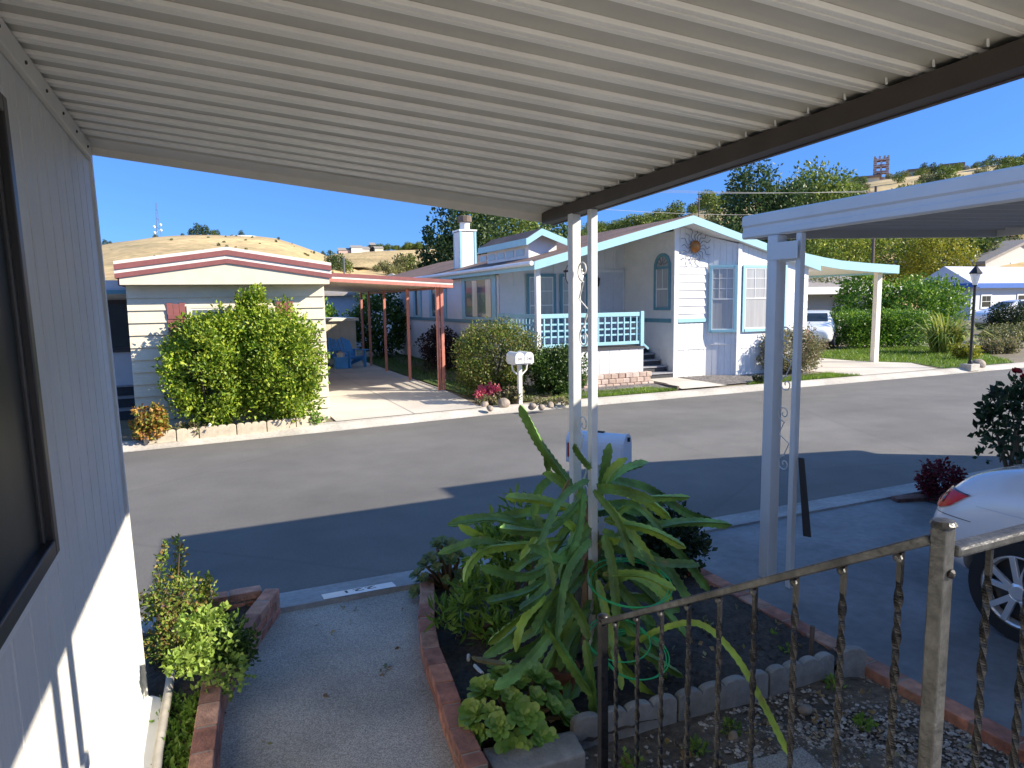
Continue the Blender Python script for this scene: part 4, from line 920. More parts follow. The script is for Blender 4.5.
succulent('rosette_succulent', 'dusky rosette succulent mound at the street end of the curved brick border', (1.56, 4.78, .06), spread((1.55, 4.80, .0), (.26, .22, .38), 40, 5, .062, 22), 'lf_succ_dk')
mb = MB(); mb.lathe([(.055, 0), (.085, .14), (.095, .14), (.097, .175), (.085, .175), (.075, .15), (.0, .15)], (1.66, 3.16, .05), 20)
o = mb.build('flower_pot', 'terracotta', None, smooth=False); tag(o, 'small terracotta pot half hidden behind the bright rosettes', 'flower pot')
bush('lance_leaf_shrub', 'fine bright green shrub with lance leaves beside the cactus and curved brick border', 'shrub', (1.52, 3.95, .05), (.26, .24, .20), 'lf_fine', n=700, size=.09, clumps=16, cr=.08, seed=12, asp=.14, upb=.6, stems=6)
bush('lance_leaf_shrub', 'feathery green plant with a bare brown trunk rising behind the left cactus arms', 'shrub', (1.78, 4.1, .05), (.24, .22, .42), 'lf_fine', n=900, size=.08, clumps=18, cr=.09, seed=13, asp=.16, flat=.1, upb=.6, stems=4, stem='bark_pale')
bush('bed_seedling', 'tiny green seedling on the soil next to the curved brick border', 'seedling', (1.37, 4.25, .05), (.05, .05, .05), 'lf_fine', n=36, size=.05, clumps=3, cr=.03, seed=15, asp=.2, stems=2)
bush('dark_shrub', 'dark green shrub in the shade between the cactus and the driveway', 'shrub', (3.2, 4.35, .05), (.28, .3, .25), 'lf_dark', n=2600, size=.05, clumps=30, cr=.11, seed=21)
mb = MB()
for i, (a, b) in enumerate([((1.33, 3.75), (1.31, 3.70)), ((1.32, 3.62), (1.33, 3.52)), ((1.335, 3.48), (1.36, 3.36)), ((1.37, 3.33), (1.395, 3.24)), ((1.40, 3.21), (1.46, 3.05))]): mb.tube([(a[0], a[1], .072), (b[0], b[1], .070)], .011, 8)
o = mb.build('drip_pipe', 'white_metal', None); tag(o, 'thin white irrigation pipe half buried along the inside of the curved brick border', 'pipe')
mb = MB().tube([(3.18, 2.86, -.03), (3.18, 2.86, .26)], .014, 8); tag(mb.build('pipe_stub', 'pole', None), 'short rusty pipe stub standing behind the scalloped edging', 'pipe')

# left planter
t = bush('rusty_shrub', 'green and rusty shrub with tall thin shoots in the brick planter by the white wall', 'shrub', (-.27, 4.62, .05), (.22, .3, .26), 'lf_rusty', n=3000, size=.026, clumps=26, cr=.08, seed=31, flat=-.9, stems=9)
v, f = leaves([(onY(155+i*1.0, 590-i*4.5, 4.75), .028) for i in range(11)]+[(onY(176+(i % 3)*2, 590-i*5, 4.8), .03) for i in range(11)]+[(onY(200+i*.9, 612-i*3.4, 4.7), .03) for i in range(11)], 560, .028, 5)
MB().np(v, f).build('foliage', 'lf_rusty', t, fix=False)
mb = MB()
for px in ([(158, 615), (158, 580), (165, 545)], [(172, 612), (178, 575), (180, 542)], [(185, 630), (202, 600), (209, 574)]): mb.tube([onY(x, y, 4.76) for x, y in px], [.006, .005, .003], 6)
mb.build('twig', 'stem_red', t)
t = bush('geranium', 'pale green geranium with sunlit leaves leaning over the left brick border', 'plant', (-.05, 3.92, .05), (.15, .2, .16), 'lf_geran', n=480, size=.032, clumps=18, cr=.07, seed=33, asp=.42, stems=0, flat=-.2, stem='bark_pale')
v, f = leaves([(onY(x, y, Y), r) for x, y, Y, r in [(190, 628, 3.95, .07), (205, 622, 3.95, .06), (180, 662, 3.8, .07), (196, 655, 3.85, .08), (213, 618, 4.0, .05), (200, 640, 3.9, .07), (222, 612, 4.0, .035), (208, 612, 4.05, .03), (172, 665, 3.8, .04)]], 900, .032, 8, asp=.42)
MB().np(v, f).build('foliage', 'lf_geran', t, fix=False)
bush('trailing_plant', 'dark green trailing plant sitting on the left brick border', 'plant', (.0, 4.12, .12), (.13, .16, .13), 'lf_hedge2', n=1500, size=.034, clumps=18, cr=.06, seed=35, asp=.3, stems=0)
v, f = leaves([(V3((-.24+.11*math.sin(i*2.4)*(.4+.6*rnd.random()), 2.55+i*.033, .10)), (.06, .06, .05)) for i in range(42)], 4200, .03, 36, asp=.3)
o = MB().np(v, f).build('ground_cover', 'lf_fine', None, fix=False); o['kind'] = 'stuff'
v, f = leaves([(V3((-.1+.3*rnd.random()-.15, 4.3+rnd.random()*.65, .08)), (.06, .06, .03)) for i in range(30)], 1300, .03, 37, asp=.3)
o = MB().np(v, f).build('ground_cover', 'lf_dark', None, fix=False); o['kind'] = 'stuff'
mb = MB().tube([(-.30, 4.36, .17), (-.31, 3.95, .16), (-.33, 3.4, .15), (-.33, 2.4, .12)], .022, 12); tag(mb.build('pvc_pipe', 'pvc', None, smooth=True), 'weathered pale pipe lying along the left planter below the white wall', 'pipe')

# near mailbox
mc = V3((2.94, 4.93, .845)); ax = V3((.60, -.80, 0)).normalized(); sd_ = V3((.80, .60, 0)).normalized()
mx_ = thing('mailbox', 'pale dome-topped mailbox on the near kerb, seen behind the white awning post', 'mailbox', (2.94, 4.93, 0))
def dome(mb, c, ax, sd, L, w, h, x0=None, x1=None, grow=0):
    pr = [(-w/2-grow, -grow), (-w/2-grow, h-w/2)]+[(-(w/2+grow)*math.cos(t*math.pi/10), h-w/2+(w/2+grow)*math.sin(t*math.pi/10)) for t in range(1, 10)]+[(w/2+grow, h-w/2), (w/2+grow, -grow)]
    x0 = -L/2 if x0 is None else x0; x1 = L/2 if x1 is None else x1
    mb.prism([V3(c)+ax*x0+sd*a+V3((0, 0, z)) for a, z in pr], ax*(x1-x0)); return mb
mb = MB(); dome(mb, mc, ax, sd_, .50, .19, .26); mb.build('box', 'mail_blue', mx_, bevel=.004)
dr = dome(MB(), mc, ax, sd_, 0, .19, .26, .252, .266, .006).build('door', 'mail_blue', mx_, bevel=.003)
MB().bar(mc+ax*.275+V3((0, 0, .20)), mc+ax*.275+V3((0, 0, .235)), .02, .014).build('handle', 'black', dr)
mb = MB(); mb.bar(mc+ax*-.215-sd_*.105+V3((0, 0, .05)), mc+ax*-.215-sd_*.105+V3((0, 0, .17)), .03, .008); mb.build('flag', 'red', mx_)
mb = MB().bar(mc+ax*.0+V3((0, 0, .262)), mc+ax*.06+V3((0, 0, .262)), .03, .014); mb.build('lid_catch', 'black', mx_)
mb = MB().box(2.94-.045, 2.94+.045, 4.93-.045, 4.93+.045, 0, .842); mb.build('post', 'post_white', mx_, bevel=.004)

# roses and crimson shrub across the driveway
t = bush('rose_bush', 'leggy dark rose bush with red blooms behind the white car', 'rose bush', (7.75, 4.35, .02), (.42, .4, .68), 'lf_rose', n=330, size=.07, clumps=22, cr=.12, seed=41, asp=.38, flat=-.35, stems=8, stem='stem_red')
fl = MB()
for i, (x, y, Y, r) in enumerate([(1016, 372, 4.2, .055), (1023, 378, 4.25, .045)]):
    c = onY(x, y, Y); rosette(fl, c, (-.3, -.5, .7), r, 16, i, wid=.6, cup=.9)
    MB().tube([c, c+V3((.03, .05, -.35)), V3((7.3, 4.3, .5))], [.005, .006, .008], 6).build('cane', 'stem_red', t)
fl.build('bloom', 'lf_petal', t, smooth=True, fix=False)
v, f = leaves([(onY(x, y, 4.2), .10) for x, y in [(990, 420), (985, 432), (992, 405), (1000, 395), (997, 440), (1008, 412), (1018, 395), (1020, 420), (988, 412), (1012, 400), (1020, 386)]], 380, .07, 42, asp=.4)
MB().np(v, f).build('foliage', 'lf_rose', t, fix=False)
mb = MB()
for px in ([(1012, 462), (1003, 445), (990, 422)], [(1012, 462), (1016, 440), (1012, 412)]): mb.tube([onY(x, y, 4.2) for x, y in px], [.012, .009, .006], 6)
mb.build('cane', 'stem_red', t)
bush('crimson_shrub', 'small crimson-leaved shrub at the street end of the driveway beyond the white car', 'shrub', (7.05, 4.75, .02), (.22, .2, .2), 'lf_red', n=1300, size=.045, clumps=20, cr=.08, seed=43)
o = MB().prism([(6.55, 4.85, .02), (7.6, 4.55, .02), (7.6, 4.75, .02), (6.6, 4.97, .02)], (0, 0, .05)).build('brick_border', 'brick_b', None, bevel=.008)
tag(o, 'low dark brick edge in front of the crimson shrub', 'brick border')

# ================================================================== CARS
def car_body(st, n_lev=2):
    """cross sections along the length, lofted and smoothed"""
    vs = []; k = 0
    for (y, zb, wb, ws, zm, zsh, wsh, zt, wt) in st:
        half = [(0, zb), (wb*.6, zb), (wb, zb+.05), (ws, zm-.12), (ws, zm+.08), (wsh+.01, zsh-.05), (wsh-.015, zsh), (wt+(wsh-wt)*.12, zt-(zt-zsh)*.12), (wt*.86, zt-.004), (wt*.45, zt+.006), (0, zt+.01)]
        ring = half+[(-x, z) for x, z in half[-2:0:-1]]; k = len(ring); vs += [(x, y, z) for x, z in ring]
    fs = []; n = len(st)
    for i in range(n-1):
        for j in range(k): fs.append((i*k+j, i*k+(j+1) % k, (i+1)*k+(j+1) % k, (i+1)*k+j))
    fs.append(tuple(range(k))); fs.append(tuple(range((n-1)*k, n*k))[::-1])
    me = bpy.data.meshes.new('body_cage'); me.from_pydata(vs, [], fs)
    bm = bmesh.new(); bm.from_mesh(me); bmesh.ops.recalc_face_normals(bm, faces=bm.faces); bm.to_mesh(me); bm.free(); return me
def eval_mesh(me, mods, name):
    o = bpy.data.objects.new(name, me); COL.objects.link(o); cut = []
    for m in mods:
        if m[0] == 'SUB': q = o.modifiers.new('s', 'SUBSURF'); q.levels = q.render_levels = m[1]
        else: q = o.modifiers.new('b', 'BOOLEAN'); q.operation = 'DIFFERENCE'; q.object = m[1]; q.solver = 'EXACT'; cut.append(m[1])
    bpy.context.view_layer.update(); dg = bpy.context.evaluated_depsgraph_get()
    r = bpy.data.meshes.new_from_object(o.evaluated_get(dg)); bpy.data.objects.remove(o)
    for c in cut: bpy.data.objects.remove(c)
    return r
SEDAN = dict(L=4.45, wr=.33, ax=(-.72, -3.45), ww=.23, st=[
 (0, .40, .55, .70, .46, .62, .64, .65, .50), (-.06, .33, .68, .80, .52, .70, .75, .73, .62), (-.14, .28, .77, .88, .57, .80, .83, .86, .66), (-.24, .26, .80, .90, .60, .86, .855, .965, .68), (-.42, .23, .83, .905, .61, .91, .87, 1.03, .70),
 (-.62, .21, .85, .91, .62, .94, .88, 1.075, .70), (-.86, .20, .85, .91, .62, .955, .885, 1.14, .66), (-1.3, .20, .85, .905, .62, .965, .88, 1.33, .58), (-1.8, .2, .85, .90, .62, .965, .875, 1.41, .57),
 (-2.4, .2, .85, .90, .62, .96, .875, 1.41, .58), (-2.9, .2, .85, .905, .62, .945, .88, 1.23, .62), (-3.3, .2, .85, .91, .62, .93, .88, 1.02, .70), (-3.8, .22, .83, .90, .62, .91, .86, .96, .68),
 (-4.18, .25, .76, .86, .6, .84, .78, .88, .6), (-4.38, .32, .66, .76, .56, .73, .68, .77, .5), (-4.45, .42, .5, .62, .54, .62, .55, .66, .4)], glass=[(-.66, -1.45, -1.8, -3.0)])
HATCH = dict(L=4.2, wr=.33, ax=(-.75, -3.35), ww=.22, st=[
 (0, .46, .50, .66, .62, .86, .66, .95, .55), (-.06, .36, .68, .80, .62, .94, .76, 1.15, .62), (-.22, .29, .78, .87, .63, .97, .83, 1.38, .60), (-.5, .24, .83, .89, .63, .99, .86, 1.50, .58),
 (-1.2, .2, .85, .89, .63, .99, .87, 1.54, .58), (-2.0, .2, .85, .89, .62, .98, .87, 1.53, .58), (-2.5, .2, .85, .89, .62, .97, .87, 1.44, .59), (-3.0, .2, .85, .89, .62, .96, .87, 1.14, .66),
 (-3.3, .2, .84, .89, .62, .95, .86, 1.03, .68), (-3.8, .24, .8, .86, .6, .9, .8, .94, .62), (-4.1, .3, .68, .78, .58, .78, .7, .82, .5), (-4.2, .42, .5, .62, .54, .64, .55, .68, .4)], glass=[(-.45, -1.1, -1.2, -2.75)])
SUV = dict(L=4.6, wr=.36, ax=(-.9, -3.7), ww=.24, st=[(y, zb+.06, wb, ws, zm+.12, zsh+.16, wsh, zt+(.22 if zt > 1.1 else .16), wt+.03) for (y, zb, wb, ws, zm, zsh, wsh, zt, wt) in
 [(y*1.095, *r) for (y, *r) in HATCH['st']]], glass=[(-.5, -1.2, -1.3, -3.0)])
def make_car(spec, label, name='parked_car', detail=True):
    t = thing(name, label, 'car', (0, 0, 0)); me = car_body(spec['st']); mods = [('SUB', 3 if detail else 2)]
    for a in spec['ax']:
        c = MB(); c.lathe([(spec['wr']+.055, -1.2), (spec['wr']+.055, -.55)], (0, a, spec['wr']), 40, 'x'); cm = c.mesh('cut', None)
        bm = bmesh.new(); bm.from_mesh(cm); bmesh.ops.recalc_face_normals(bm, faces=bm.faces); bm.to_mesh(cm); bm.free()
        co = bpy.data.objects.new('cut', cm); COL.objects.link(co); mods.append(('B', co))
        c = MB(); c.lathe([(spec['wr']+.055, .55), (spec['wr']+.055, 1.2)], (0, a, spec['wr']), 40, 'x'); cm = c.mesh('cut', None)
        bm = bmesh.new(); bm.from_mesh(cm); bmesh.ops.recalc_face_normals(bm, faces=bm.faces); bm.to_mesh(cm); bm.free()
        co = bpy.data.objects.new('cut', cm); COL.objects.link(co); mods.append(('B', co))
    me = eval_mesh(me, mods, 'body'); me.name = 'body'; me.materials.clear(); me.materials.append(M['car_white'])
    bm = bmesh.new(); bm.from_mesh(me); bmesh.ops.recalc_face_normals(bm, faces=bm.faces); bv = BVHTree.FromBMesh(bm)
    for f in bm.faces: f.smooth = True; f.material_index = 0
    bm.to_mesh(me); bm.free()
    try: me.set_sharp_from_angle(angle=R(38))
    except Exception: pass
    body = bpy.data.objects.new('body', me); COL.objects.link(body); body.parent = t
    def patch(nm, poly, m, side=-1, off=.006, parent=None, res=14, axis='x', thick=.0):
        """a patch over the bodywork: polygon in (y,z) or (x,z) projected on to the body"""
        lo = [min(p[i] for p in poly) for i in (0, 1)]; hi = [max(p[i] for p in poly) for i in (0, 1)]
        b2 = bmesh.new(); vs = [b2.verts.new((p[0], p[1], 0)) for p in poly]; b2.faces.new(vs)
        for i in range(1, res):
            for ax_ in (0, 1):
                co = [0, 0, 0]; co[ax_] = lo[ax_]+(hi[ax_]-lo[ax_])*i/res; no = [0, 0, 0]; no[ax_] = 1
                bmesh.ops.bisect_plane(b2, geom=b2.verts[:]+b2.edges[:]+b2.faces[:], plane_co=co, plane_no=no)
        for v in b2.verts:
            if axis == 'x': o = V3((side*2, v.co.x, v.co.y)); d = V3((-side, 0, 0))
            else: o = V3((v.co.x, side*2+ (0 if side > 0 else -spec['L']), v.co.y)); d = V3((0, -side, 0))
            h = bv.ray_cast(o, d)
            if h[0] is None: h = bv.find_nearest(V3((side*.8, v.co.x, v.co.y)) if axis == 'x' else V3((v.co.x, 0, v.co.y)))
            nn = h[1] if h[1].dot(d) < 0 else -h[1]; v.co = h[0]+nn*off
        mm = bpy.data.meshes.new(nm); bmesh.ops.recalc_face_normals(b2, faces=b2.faces)
        for f in b2.faces: f.smooth = True
        b2.to_mesh(mm); b2.free(); mm.materials.append(M[m]); o = bpy.data.objects.new(nm, mm); COL.objects.link(o); o.parent = parent or t; return o
    st = spec['st']; zt = {round(s[0], 2): s for s in st}
    g = spec['glass'][0]; zs = st[6][5]+.015; zr = max(s[7] for s in st)-.085
    for sd2 in (-1, 1):
        patch('side_window', [(g[0], zs+.03), (g[1], zr), (g[1]-.9, zr+.005), (g[3]+.42, zr-.02), (g[3]+.02, zs), (g[0]-.2, zs)], 'glass_dark', sd2)
    if spec is SEDAN:
        # rear screen laid on the slope behind the roof
        for nm, ya, yb, wa, wb in (('rear_window', -.80, -1.45, .56, .47), ('windscreen', -3.16, -2.52, .60, .50)):
            def fn(a, b, ya=ya, yb=yb, wa=wa, wb=wb):
                y = ya+(yb-ya)*b; x = (2*a-1)*(wa+(wb-wa)*b); h = bv.ray_cast(V3((x, y, 3)), V3((0, 0, -1))); return h[0]+h[1]*.006
            MB().grid(fn, 14, 10).build(nm, 'glass_dark', t, smooth=True, fix=False)
        for sd2 in (-1, 1):
            p_ = [(-.10, .825), (-.2, .855), (-.36, .85), (-.32, .82), (-.24, .755), (-.16, .722), (-.08, .735)]
            tl_ = patch('tail_light', p_, 'tail_red', sd2, .010)
            patch('lamp_edge', [(-.10, .833), (-.2, .864), (-.38, .858), (-.36, .85), (-.2, .853), (-.10, .822)], 'tail_dark', sd2, .013, tl_)
            patch('lamp_core', [(-.115, .79), (-.15, .80), (-.14, .76), (-.11, .755)], 'tail_clear', sd2, .014, tl_, 6)
            patch('lamp_core', [(-.19, .838), (-.21, .838), (-.19, .765), (-.175, .765)], 'tail_dark', sd2, .014, tl_, 6)
            patch('reflector', [(-.05, .50), (-.05, .525), (-.30, .515), (-.30, .50)], 'tail_red', sd2, .006)
            patch('crease_shade', [(-.42, .80), (-.42, .806), (-2.6, .825), (-2.6, .819)], 'mail_blue', sd2, .002)  # blue-grey strip: the crease's shade painted on, no relief
            patch('shut_line', [(-1.15, .35), (-1.144, .35), (-1.25, .92), (-1.256, .92)], 'black', sd2, .002)
            patch('bumper_line', [(-.40, .69), (-.40, .695), (-.10, .70), (-.10, .695)], 'alloy_dark', sd2, .002)
        MB().grid(lambda a, b: (lambda h: h[0]+h[1]*.004)(bv.ray_cast(V3(((2*a-1)*.60, -.70-.006*b, 3)), V3((0, 0, -1)))), 14, 1).build('boot_gap', 'black', t, fix=False)
    else:
        patch('rear_window', [(-.56, 1.08*(1.1 if spec is SUV else 1)), (.56, 1.08*(1.1 if spec is SUV else 1)), (.5, zr-.02), (-.5, zr-.02)], 'glass_dark', 1, .008, axis='y')
        patch('windscreen', [(-.6, zs+.12), (.6, zs+.12), (.5, zr-.03), (-.5, zr-.03)], 'glass_dark', -1, .008, axis='y')
        for sd2 in (-1, 1):
            k = 1.1 if spec is SUV else 1
            patch('tail_light', [(sd2*.62, .90*k), (sd2*.80, .90*k), (sd2*.78, 1.06*k), (sd2*.58, 1.02*k)], 'tail_red', 1, .01, axis='y', res=8)
            patch('tail_light', [(-.10, .90*k), (-.34, .96*k), (-.34, 1.0*k), (-.12, 1.06*k)], 'tail_red', sd2, .01, res=8)
            patch('headlight', [(-spec['L']+.18, .70*k), (-spec['L']+.55, .82*k), (-spec['L']+.62, .9*k), (-spec['L']+.3, .80*k)], 'chrome', sd2, .008, res=8)
    r = spec['wr']
    for a in spec['ax']:
        for sd2 in (-1, 1):
            cc = V3((sd2*.80, a, r))
            tw = .105; mb = MB(); mb.lathe([(r-.10, -tw), (r-.02, -tw), (r-.003, -tw+.03), (r, 0), (r-.003, tw-.03), (r-.02, tw), (r-.10, tw)], cc, 48, 'x', cap=False); q = mb.build('wheel', 'tyre', t)
            mb = MB(); ox = sd2*(tw-.012); ri = r-.095
            mb.lathe([(ri, -.06*1), (ri+.004, .0), (ri-.012, .008), (ri-.022, .0), (ri-.03, -.05)] if sd2 > 0 else [(ri, .06), (ri+.004, 0), (ri-.012, -.008), (ri-.022, 0), (ri-.03, .05)], cc+V3((ox, 0, 0)), 48, 'x', cap=False)
            for s in range(5):
                for o2 in (-.16, .16):
                    an = s*2*math.pi/5+o2+.3; an2 = s*2*math.pi/5+o2*1.5+.3
                    p0 = cc+V3((ox+sd2*.004, math.cos(an)*.055, math.sin(an)*.055)); p1 = cc+V3((ox-sd2*.004, math.cos(an2)*(ri-.012), math.sin(an2)*(ri-.012)))
                    mb.bar(p0, p1, .036, .024, V3((1, 0, 0)))
            mb.lathe([(.062, -.012), (.062, .008), (.04, .016)] if sd2 > 0 else [(.04, -.016), (.062, -.008), (.062, .012)], cc+V3((ox, 0, 0)), 20, 'x')
            mb.build('rim', 'chrome', q, bevel=.002 if detail else 0)
            mb = MB(); mb.lathe([(ri-.005, -.004), (ri-.005, .004)], cc+V3((sd2*.02, 0, 0)), 32, 'x'); mb.build('brake_disc', 'alloy_dark', q)
    mb = MB().box(-.66, .66, spec['ax'][1]-.3, spec['ax'][0]+.3, .17, .5); mb.build('underbody', 'black', t)
    for a in spec['ax']: MB().box(-.70, .70, a-.41, a+.41, .22, .66).build('wheel_well', 'black', t)
    return t
car = make_car(SEDAN, 'white saloon car parked nose-in on the shaded driveway, red tail lamp towards the street')
car.location = (5.42, 3.22, .02)
# ================================================================== CREAM HOUSE
zb = .1; CH = thing('cream_house', 'cream mobile home with maroon striped gable and a big bush in front', 'house', (.4, 13.0, zb))
X0, X1, YF, YB = -1.18, 1.99, 13.0, 29.0; f_ = frY(YF)
laps(MB(), f_, X0, X1, zb, 2.56, step=.205, t=.034).build('siding', 'cream', CH, fix=False)
MB().box(X0, X1, YF+.012, YB, zb-.05, 2.6).build('wall', 'cream', CH)
def gab(x0, x1, xp, z0, z1, zp, h0, h1, hp, y0, y1):
    """strip following a low gable: lower edge z0/zp/z1, heights h"""
    return [(x0, y0, z0), (xp, y0, zp), (x1, y0, z1), (x1, y0, z1+h1), (xp, y0, zp+hp), (x0, y0, z0+h0)]
a, b, c = -1.29, 2.08, .38; e0, pk = 2.665, 2.915
YG = 12.62
mb = MB().prism([(a+.06, YG+.03, 2.565), (b-.04, YG+.03, 2.565), (b-.04, YG+.03, e0+.02), (c, YG+.03, pk+.02), (a+.06, YG+.03, e0+.02)], (0, .36, 0)); mb.build('gable', 'cream', CH)
for nm, m, lo, h, y in (('fascia_stripe', 'maroon', 0, .075, 0), ('fascia_board', 'cream_white', .075, .06, .012), ('fascia_stripe', 'maroon', .135, .085, -.012), ('roof_edge', 'cream_white', .22, .05, .006)):
    MB().prism(gab(a, b, c, e0+lo, e0+lo, pk+lo, h, h, h, YG+y, 0), (0, .38, 0)).build(nm, m, CH)
mb = MB().prism(gab(a, b, c, e0+.18, e0+.18, pk+.18, .085, .085, .085, YG+.4, 0), (0, YB-YG, 0)); mb.build('roof', 'cream_white', CH)
mb = MB(); mb.prism(gab(a, b, c, e0-.1, e0-.1, e0-.1, .28, .28, .28, YG+.4, 0), (0, YB-YG, 0)); mb.build('eave_fascia', 'maroon', CH)
window(CH, f_, -.30, 1.12, 1.28, 2.22, 'cream', cw=.05, cols=2, rows=1, glass='glass_blue', split=False, prom=.05)
for nm, x0 in (('shutter', -.60), ('shutter', 1.15)):
    mb = MB(); 
    for i in range(3): mb.pbox(f_, x0+i*.095, x0+i*.095+.09, 1.30+.02*(i == 1), 2.25+.02*(i != 1), .026, .045)
    mb.pbox(f_, x0+.01, x0+.27, 1.5, 1.58, .045, .058); mb.pbox(f_, x0+.01, x0+.27, 2.0, 2.08, .045, .058); mb.build(nm, 'maroon', CH, bevel=.003)
# side porch at its left with steps
SP = thing('side_porch', 'shaded side porch with dark window and dark steps on the left of the cream house', 'porch', (-2.2, 14.8, zb))
MB().box(-5, X0-.04, 15.3, 22, zb-.05, 2.5).build('wall', 'pale_wall', SP)
MB().box(-5, X0-.04, 14.0, 22, 2.55, 2.66).build('roof', 'cream_white', SP)
MB().box(-5, X0-.04, 13.96, 14.0, 2.50, 2.68).build('fascia', 'blue_fascia' if False else 'pale_wall', SP)
MB().box(-5, X0-.06, 13.93, 13.958, 2.44, 2.51).build('fascia_edge', 'tail_dark' if False else 'trim_aqua_shaded', SP)
window(SP, frY(15.3), -2.4, -1.27, 1.35, 2.35, 'bronze', cw=.06, cols=2, rows=1, glass='glass_dark', sash='bronze', split=False)
for i in range(5):
    y = 14.7+i*.28; z = zb+.20*(i+1)
    q = MB().box(-2.4, X0-.05, y, y+.27, zb-.02, z-.03).build('step', 'step_dark', SP); MB().box(-2.4, X0-.05, y-.03, y+.28, z-.028, z).build('tread', 'step_tread', q)
MB().box(-1.75, -1.70, 14.62, 14.67, zb, .92).build('newel', 'white_paint', SP)
# front bed
t = bush('flowering_bush', 'big bright yellow-green bush covering the front window of the cream house', 'bush', (-.06, 12.50, .1), (.62, .46, 1.02), 'lf_bush', n=13000, size=.062, clumps=80, cr=.22, seed=51, flat=-1, stems=6, asp=.33)
cl = crown_clumps(V3((1.10, 12.55, 1.10)), (.70, .48, 1.05), 90, .23, 151, -1); v, f = leaves(cl, 15000, .062, 151, asp=.33); v[:, 2] = np.maximum(v[:, 2], .11); MB().np(v, f).build('foliage', 'lf_bush', t, fix=False)
v, f = leaves([((.70+.16*math.sin(i*2.1), 12.5, 2.05+.038*i), .11) for i in range(11)]+[((.35, 12.4, 1.85+.03*i), .12) for i in range(4)]+[((-.1+.2*i, 12.4, 1.75+.1*i), .12) for i in range(4)], 1800, .065, 52, asp=.33)
MB().np(v, f).build('foliage', 'lf_bush', t, fix=False)
bush('orange_shrub', 'small orange-leaved shrub at the left corner of the cream house', 'shrub', (-.90, 12.15, .1), (.25, .2, .26), 'lf_orange', n=1300, size=.06, clumps=18, cr=.1, seed=53, flat=-.5, asp=.4)
bush('low_plant', 'low dark plants on the bed between the orange shrub and the big bush', 'plant', (-.35, 12.28, .1), (.22, .15, .10), 'lf_grey', n=500, size=.05, clumps=10, cr=.07, seed=54)
bush('low_plant', 'small green plant at the right end of the cream scalloped edging', 'plant', (1.6, 12.55, .1), (.22, .16, .08), 'lf_fine', n=500, size=.05, clumps=10, cr=.07, seed=55)
ed = [(-1.02, 11.93), (-.55, 11.97), (-.22, 12.02), (.35, 12.06), (.83, 12.1), (1.32, 12.2), (1.86, 12.42)]
for i, lab in enumerate(['cream scalloped edging length beneath the orange shrub, at the left end', 'cream scalloped edging length just right of the orange shrub', 'cream scalloped edging length beneath the left side of the big bush', 'cream scalloped edging length under the middle of the big bush', 'cream scalloped edging length under the right side of the big bush', 'cream scalloped edging length at the corner by the driveway']):
    p0, p1 = ed[i], ed[i+1]; scallop('edging_block', lab, (p0[0], p0[1]+.14, .09), (p1[0]-.015, p1[1]+.14, .09), .17, 'scallop_cream', n=4 if i != 1 else 2)
mb = MB().lathe([(.03, 0), (.05, .05), (.03, .09), (.045, .14), (.015, .2)], (-.06, 12.22, .1), 12); tag(mb.build('garden_ornament', 'cream_white', None, smooth=True), 'little pale garden ornament standing on the bed left of the big bush', 'ornament')
# driveway of the cream house
pts = [(2.02, 12.5, .115), (4.95, 12.75, .115), (5.15, 16, .115), (5.2, 30, .115), (2.02, 30, .115)]
kind(MB().sheet(pts).build('far_driveway', 'concrete', fix=False), 'structure')
mb = MB(); mb.sheet([(3.5, 12.6, .119), (3.515, 12.6, .119), (3.515, 30, .119), (3.5, 30, .119)])
for y in (15.9, 19.5, 23): mb.sheet([(2.03, y, .1192), (5.16, y, .1192), (5.16, y+.014, .1192), (2.03, y+.014, .1192)])
kind(mb.build('far_driveway_joint', 'gutter', fix=False), 'structure')

# ================================================================== RED CARPORT
RC = thing('red_carport', 'salmon carport with striped fascia beside the cream house', 'carport', (5.0, 15.74, .1))
rz = lambda x: 2.72-.055*(x-2.05)
for nm, m, lo, h, y in (('fascia_stripe', 'salmon', 0, .07, 0), ('fascia_board', 'cream_white', .07, .045, .008), ('fascia_stripe', 'maroon', .115, .075, -.006)):
    MB().prism([(2.1, 15.4+y, rz(2.1)+lo), (5.3, 15.4+y, rz(5.3)+lo), (5.3, 15.4+y, rz(5.3)+lo+h), (2.1, 15.4+y, rz(2.1)+lo+h)], (0, .05, 0)).build(nm, m, RC)
mb = MB(); mb.prism([(2.1, 15.46, rz(2.1)+.05), (5.28, 15.46, rz(5.28)+.05), (5.28, 15.46, rz(5.28)+.12), (2.1, 15.46, rz(2.1)+.12)], (0, 9.2, 0)); mb.build('roof', 'tan_under', RC)
mb = MB(); mb.prism([(5.26, 15.46, rz(5.26)-.005), (5.31, 15.46, rz(5.3)-.005), (5.31, 15.46, rz(5.3)+.185), (5.26, 15.46, rz(5.26)+.185)], (0, 9.2, 0)); mb.build('side_fascia', 'maroon', RC)
for y in (15.75, 18.4, 21.1, 23.3, 24.5):
    mb = MB()
    mb.box(4.985, 5.055, y-.035, y+.035, .1, rz(5.0)+.05)
    mb.build('post', 'salmon', RC, bevel=.004)
    if y < 16: MB().box(5.09, 5.16, y-.035, y+.035, .1, rz(5.12)+.05).build('post', 'salmon', RC, bevel=.004)
SH = thing('shed', 'tan garden shed at the back of the red carport', 'shed', (3.9, 24.8, .1))
MB().box(2.5, 4.85, 24.85, 26.6, .1, 1.62).build('wall_core', 'cream', SH); grooves(MB(), frY(24.83), 2.5, 4.85, .1, 1.62, sp=.3).build('wall', 'cream', SH, fix=False)
MB().box(2.42, 4.95, 24.72, 26.7, 1.62, 1.72).build('roof', 'cream_white', SH)
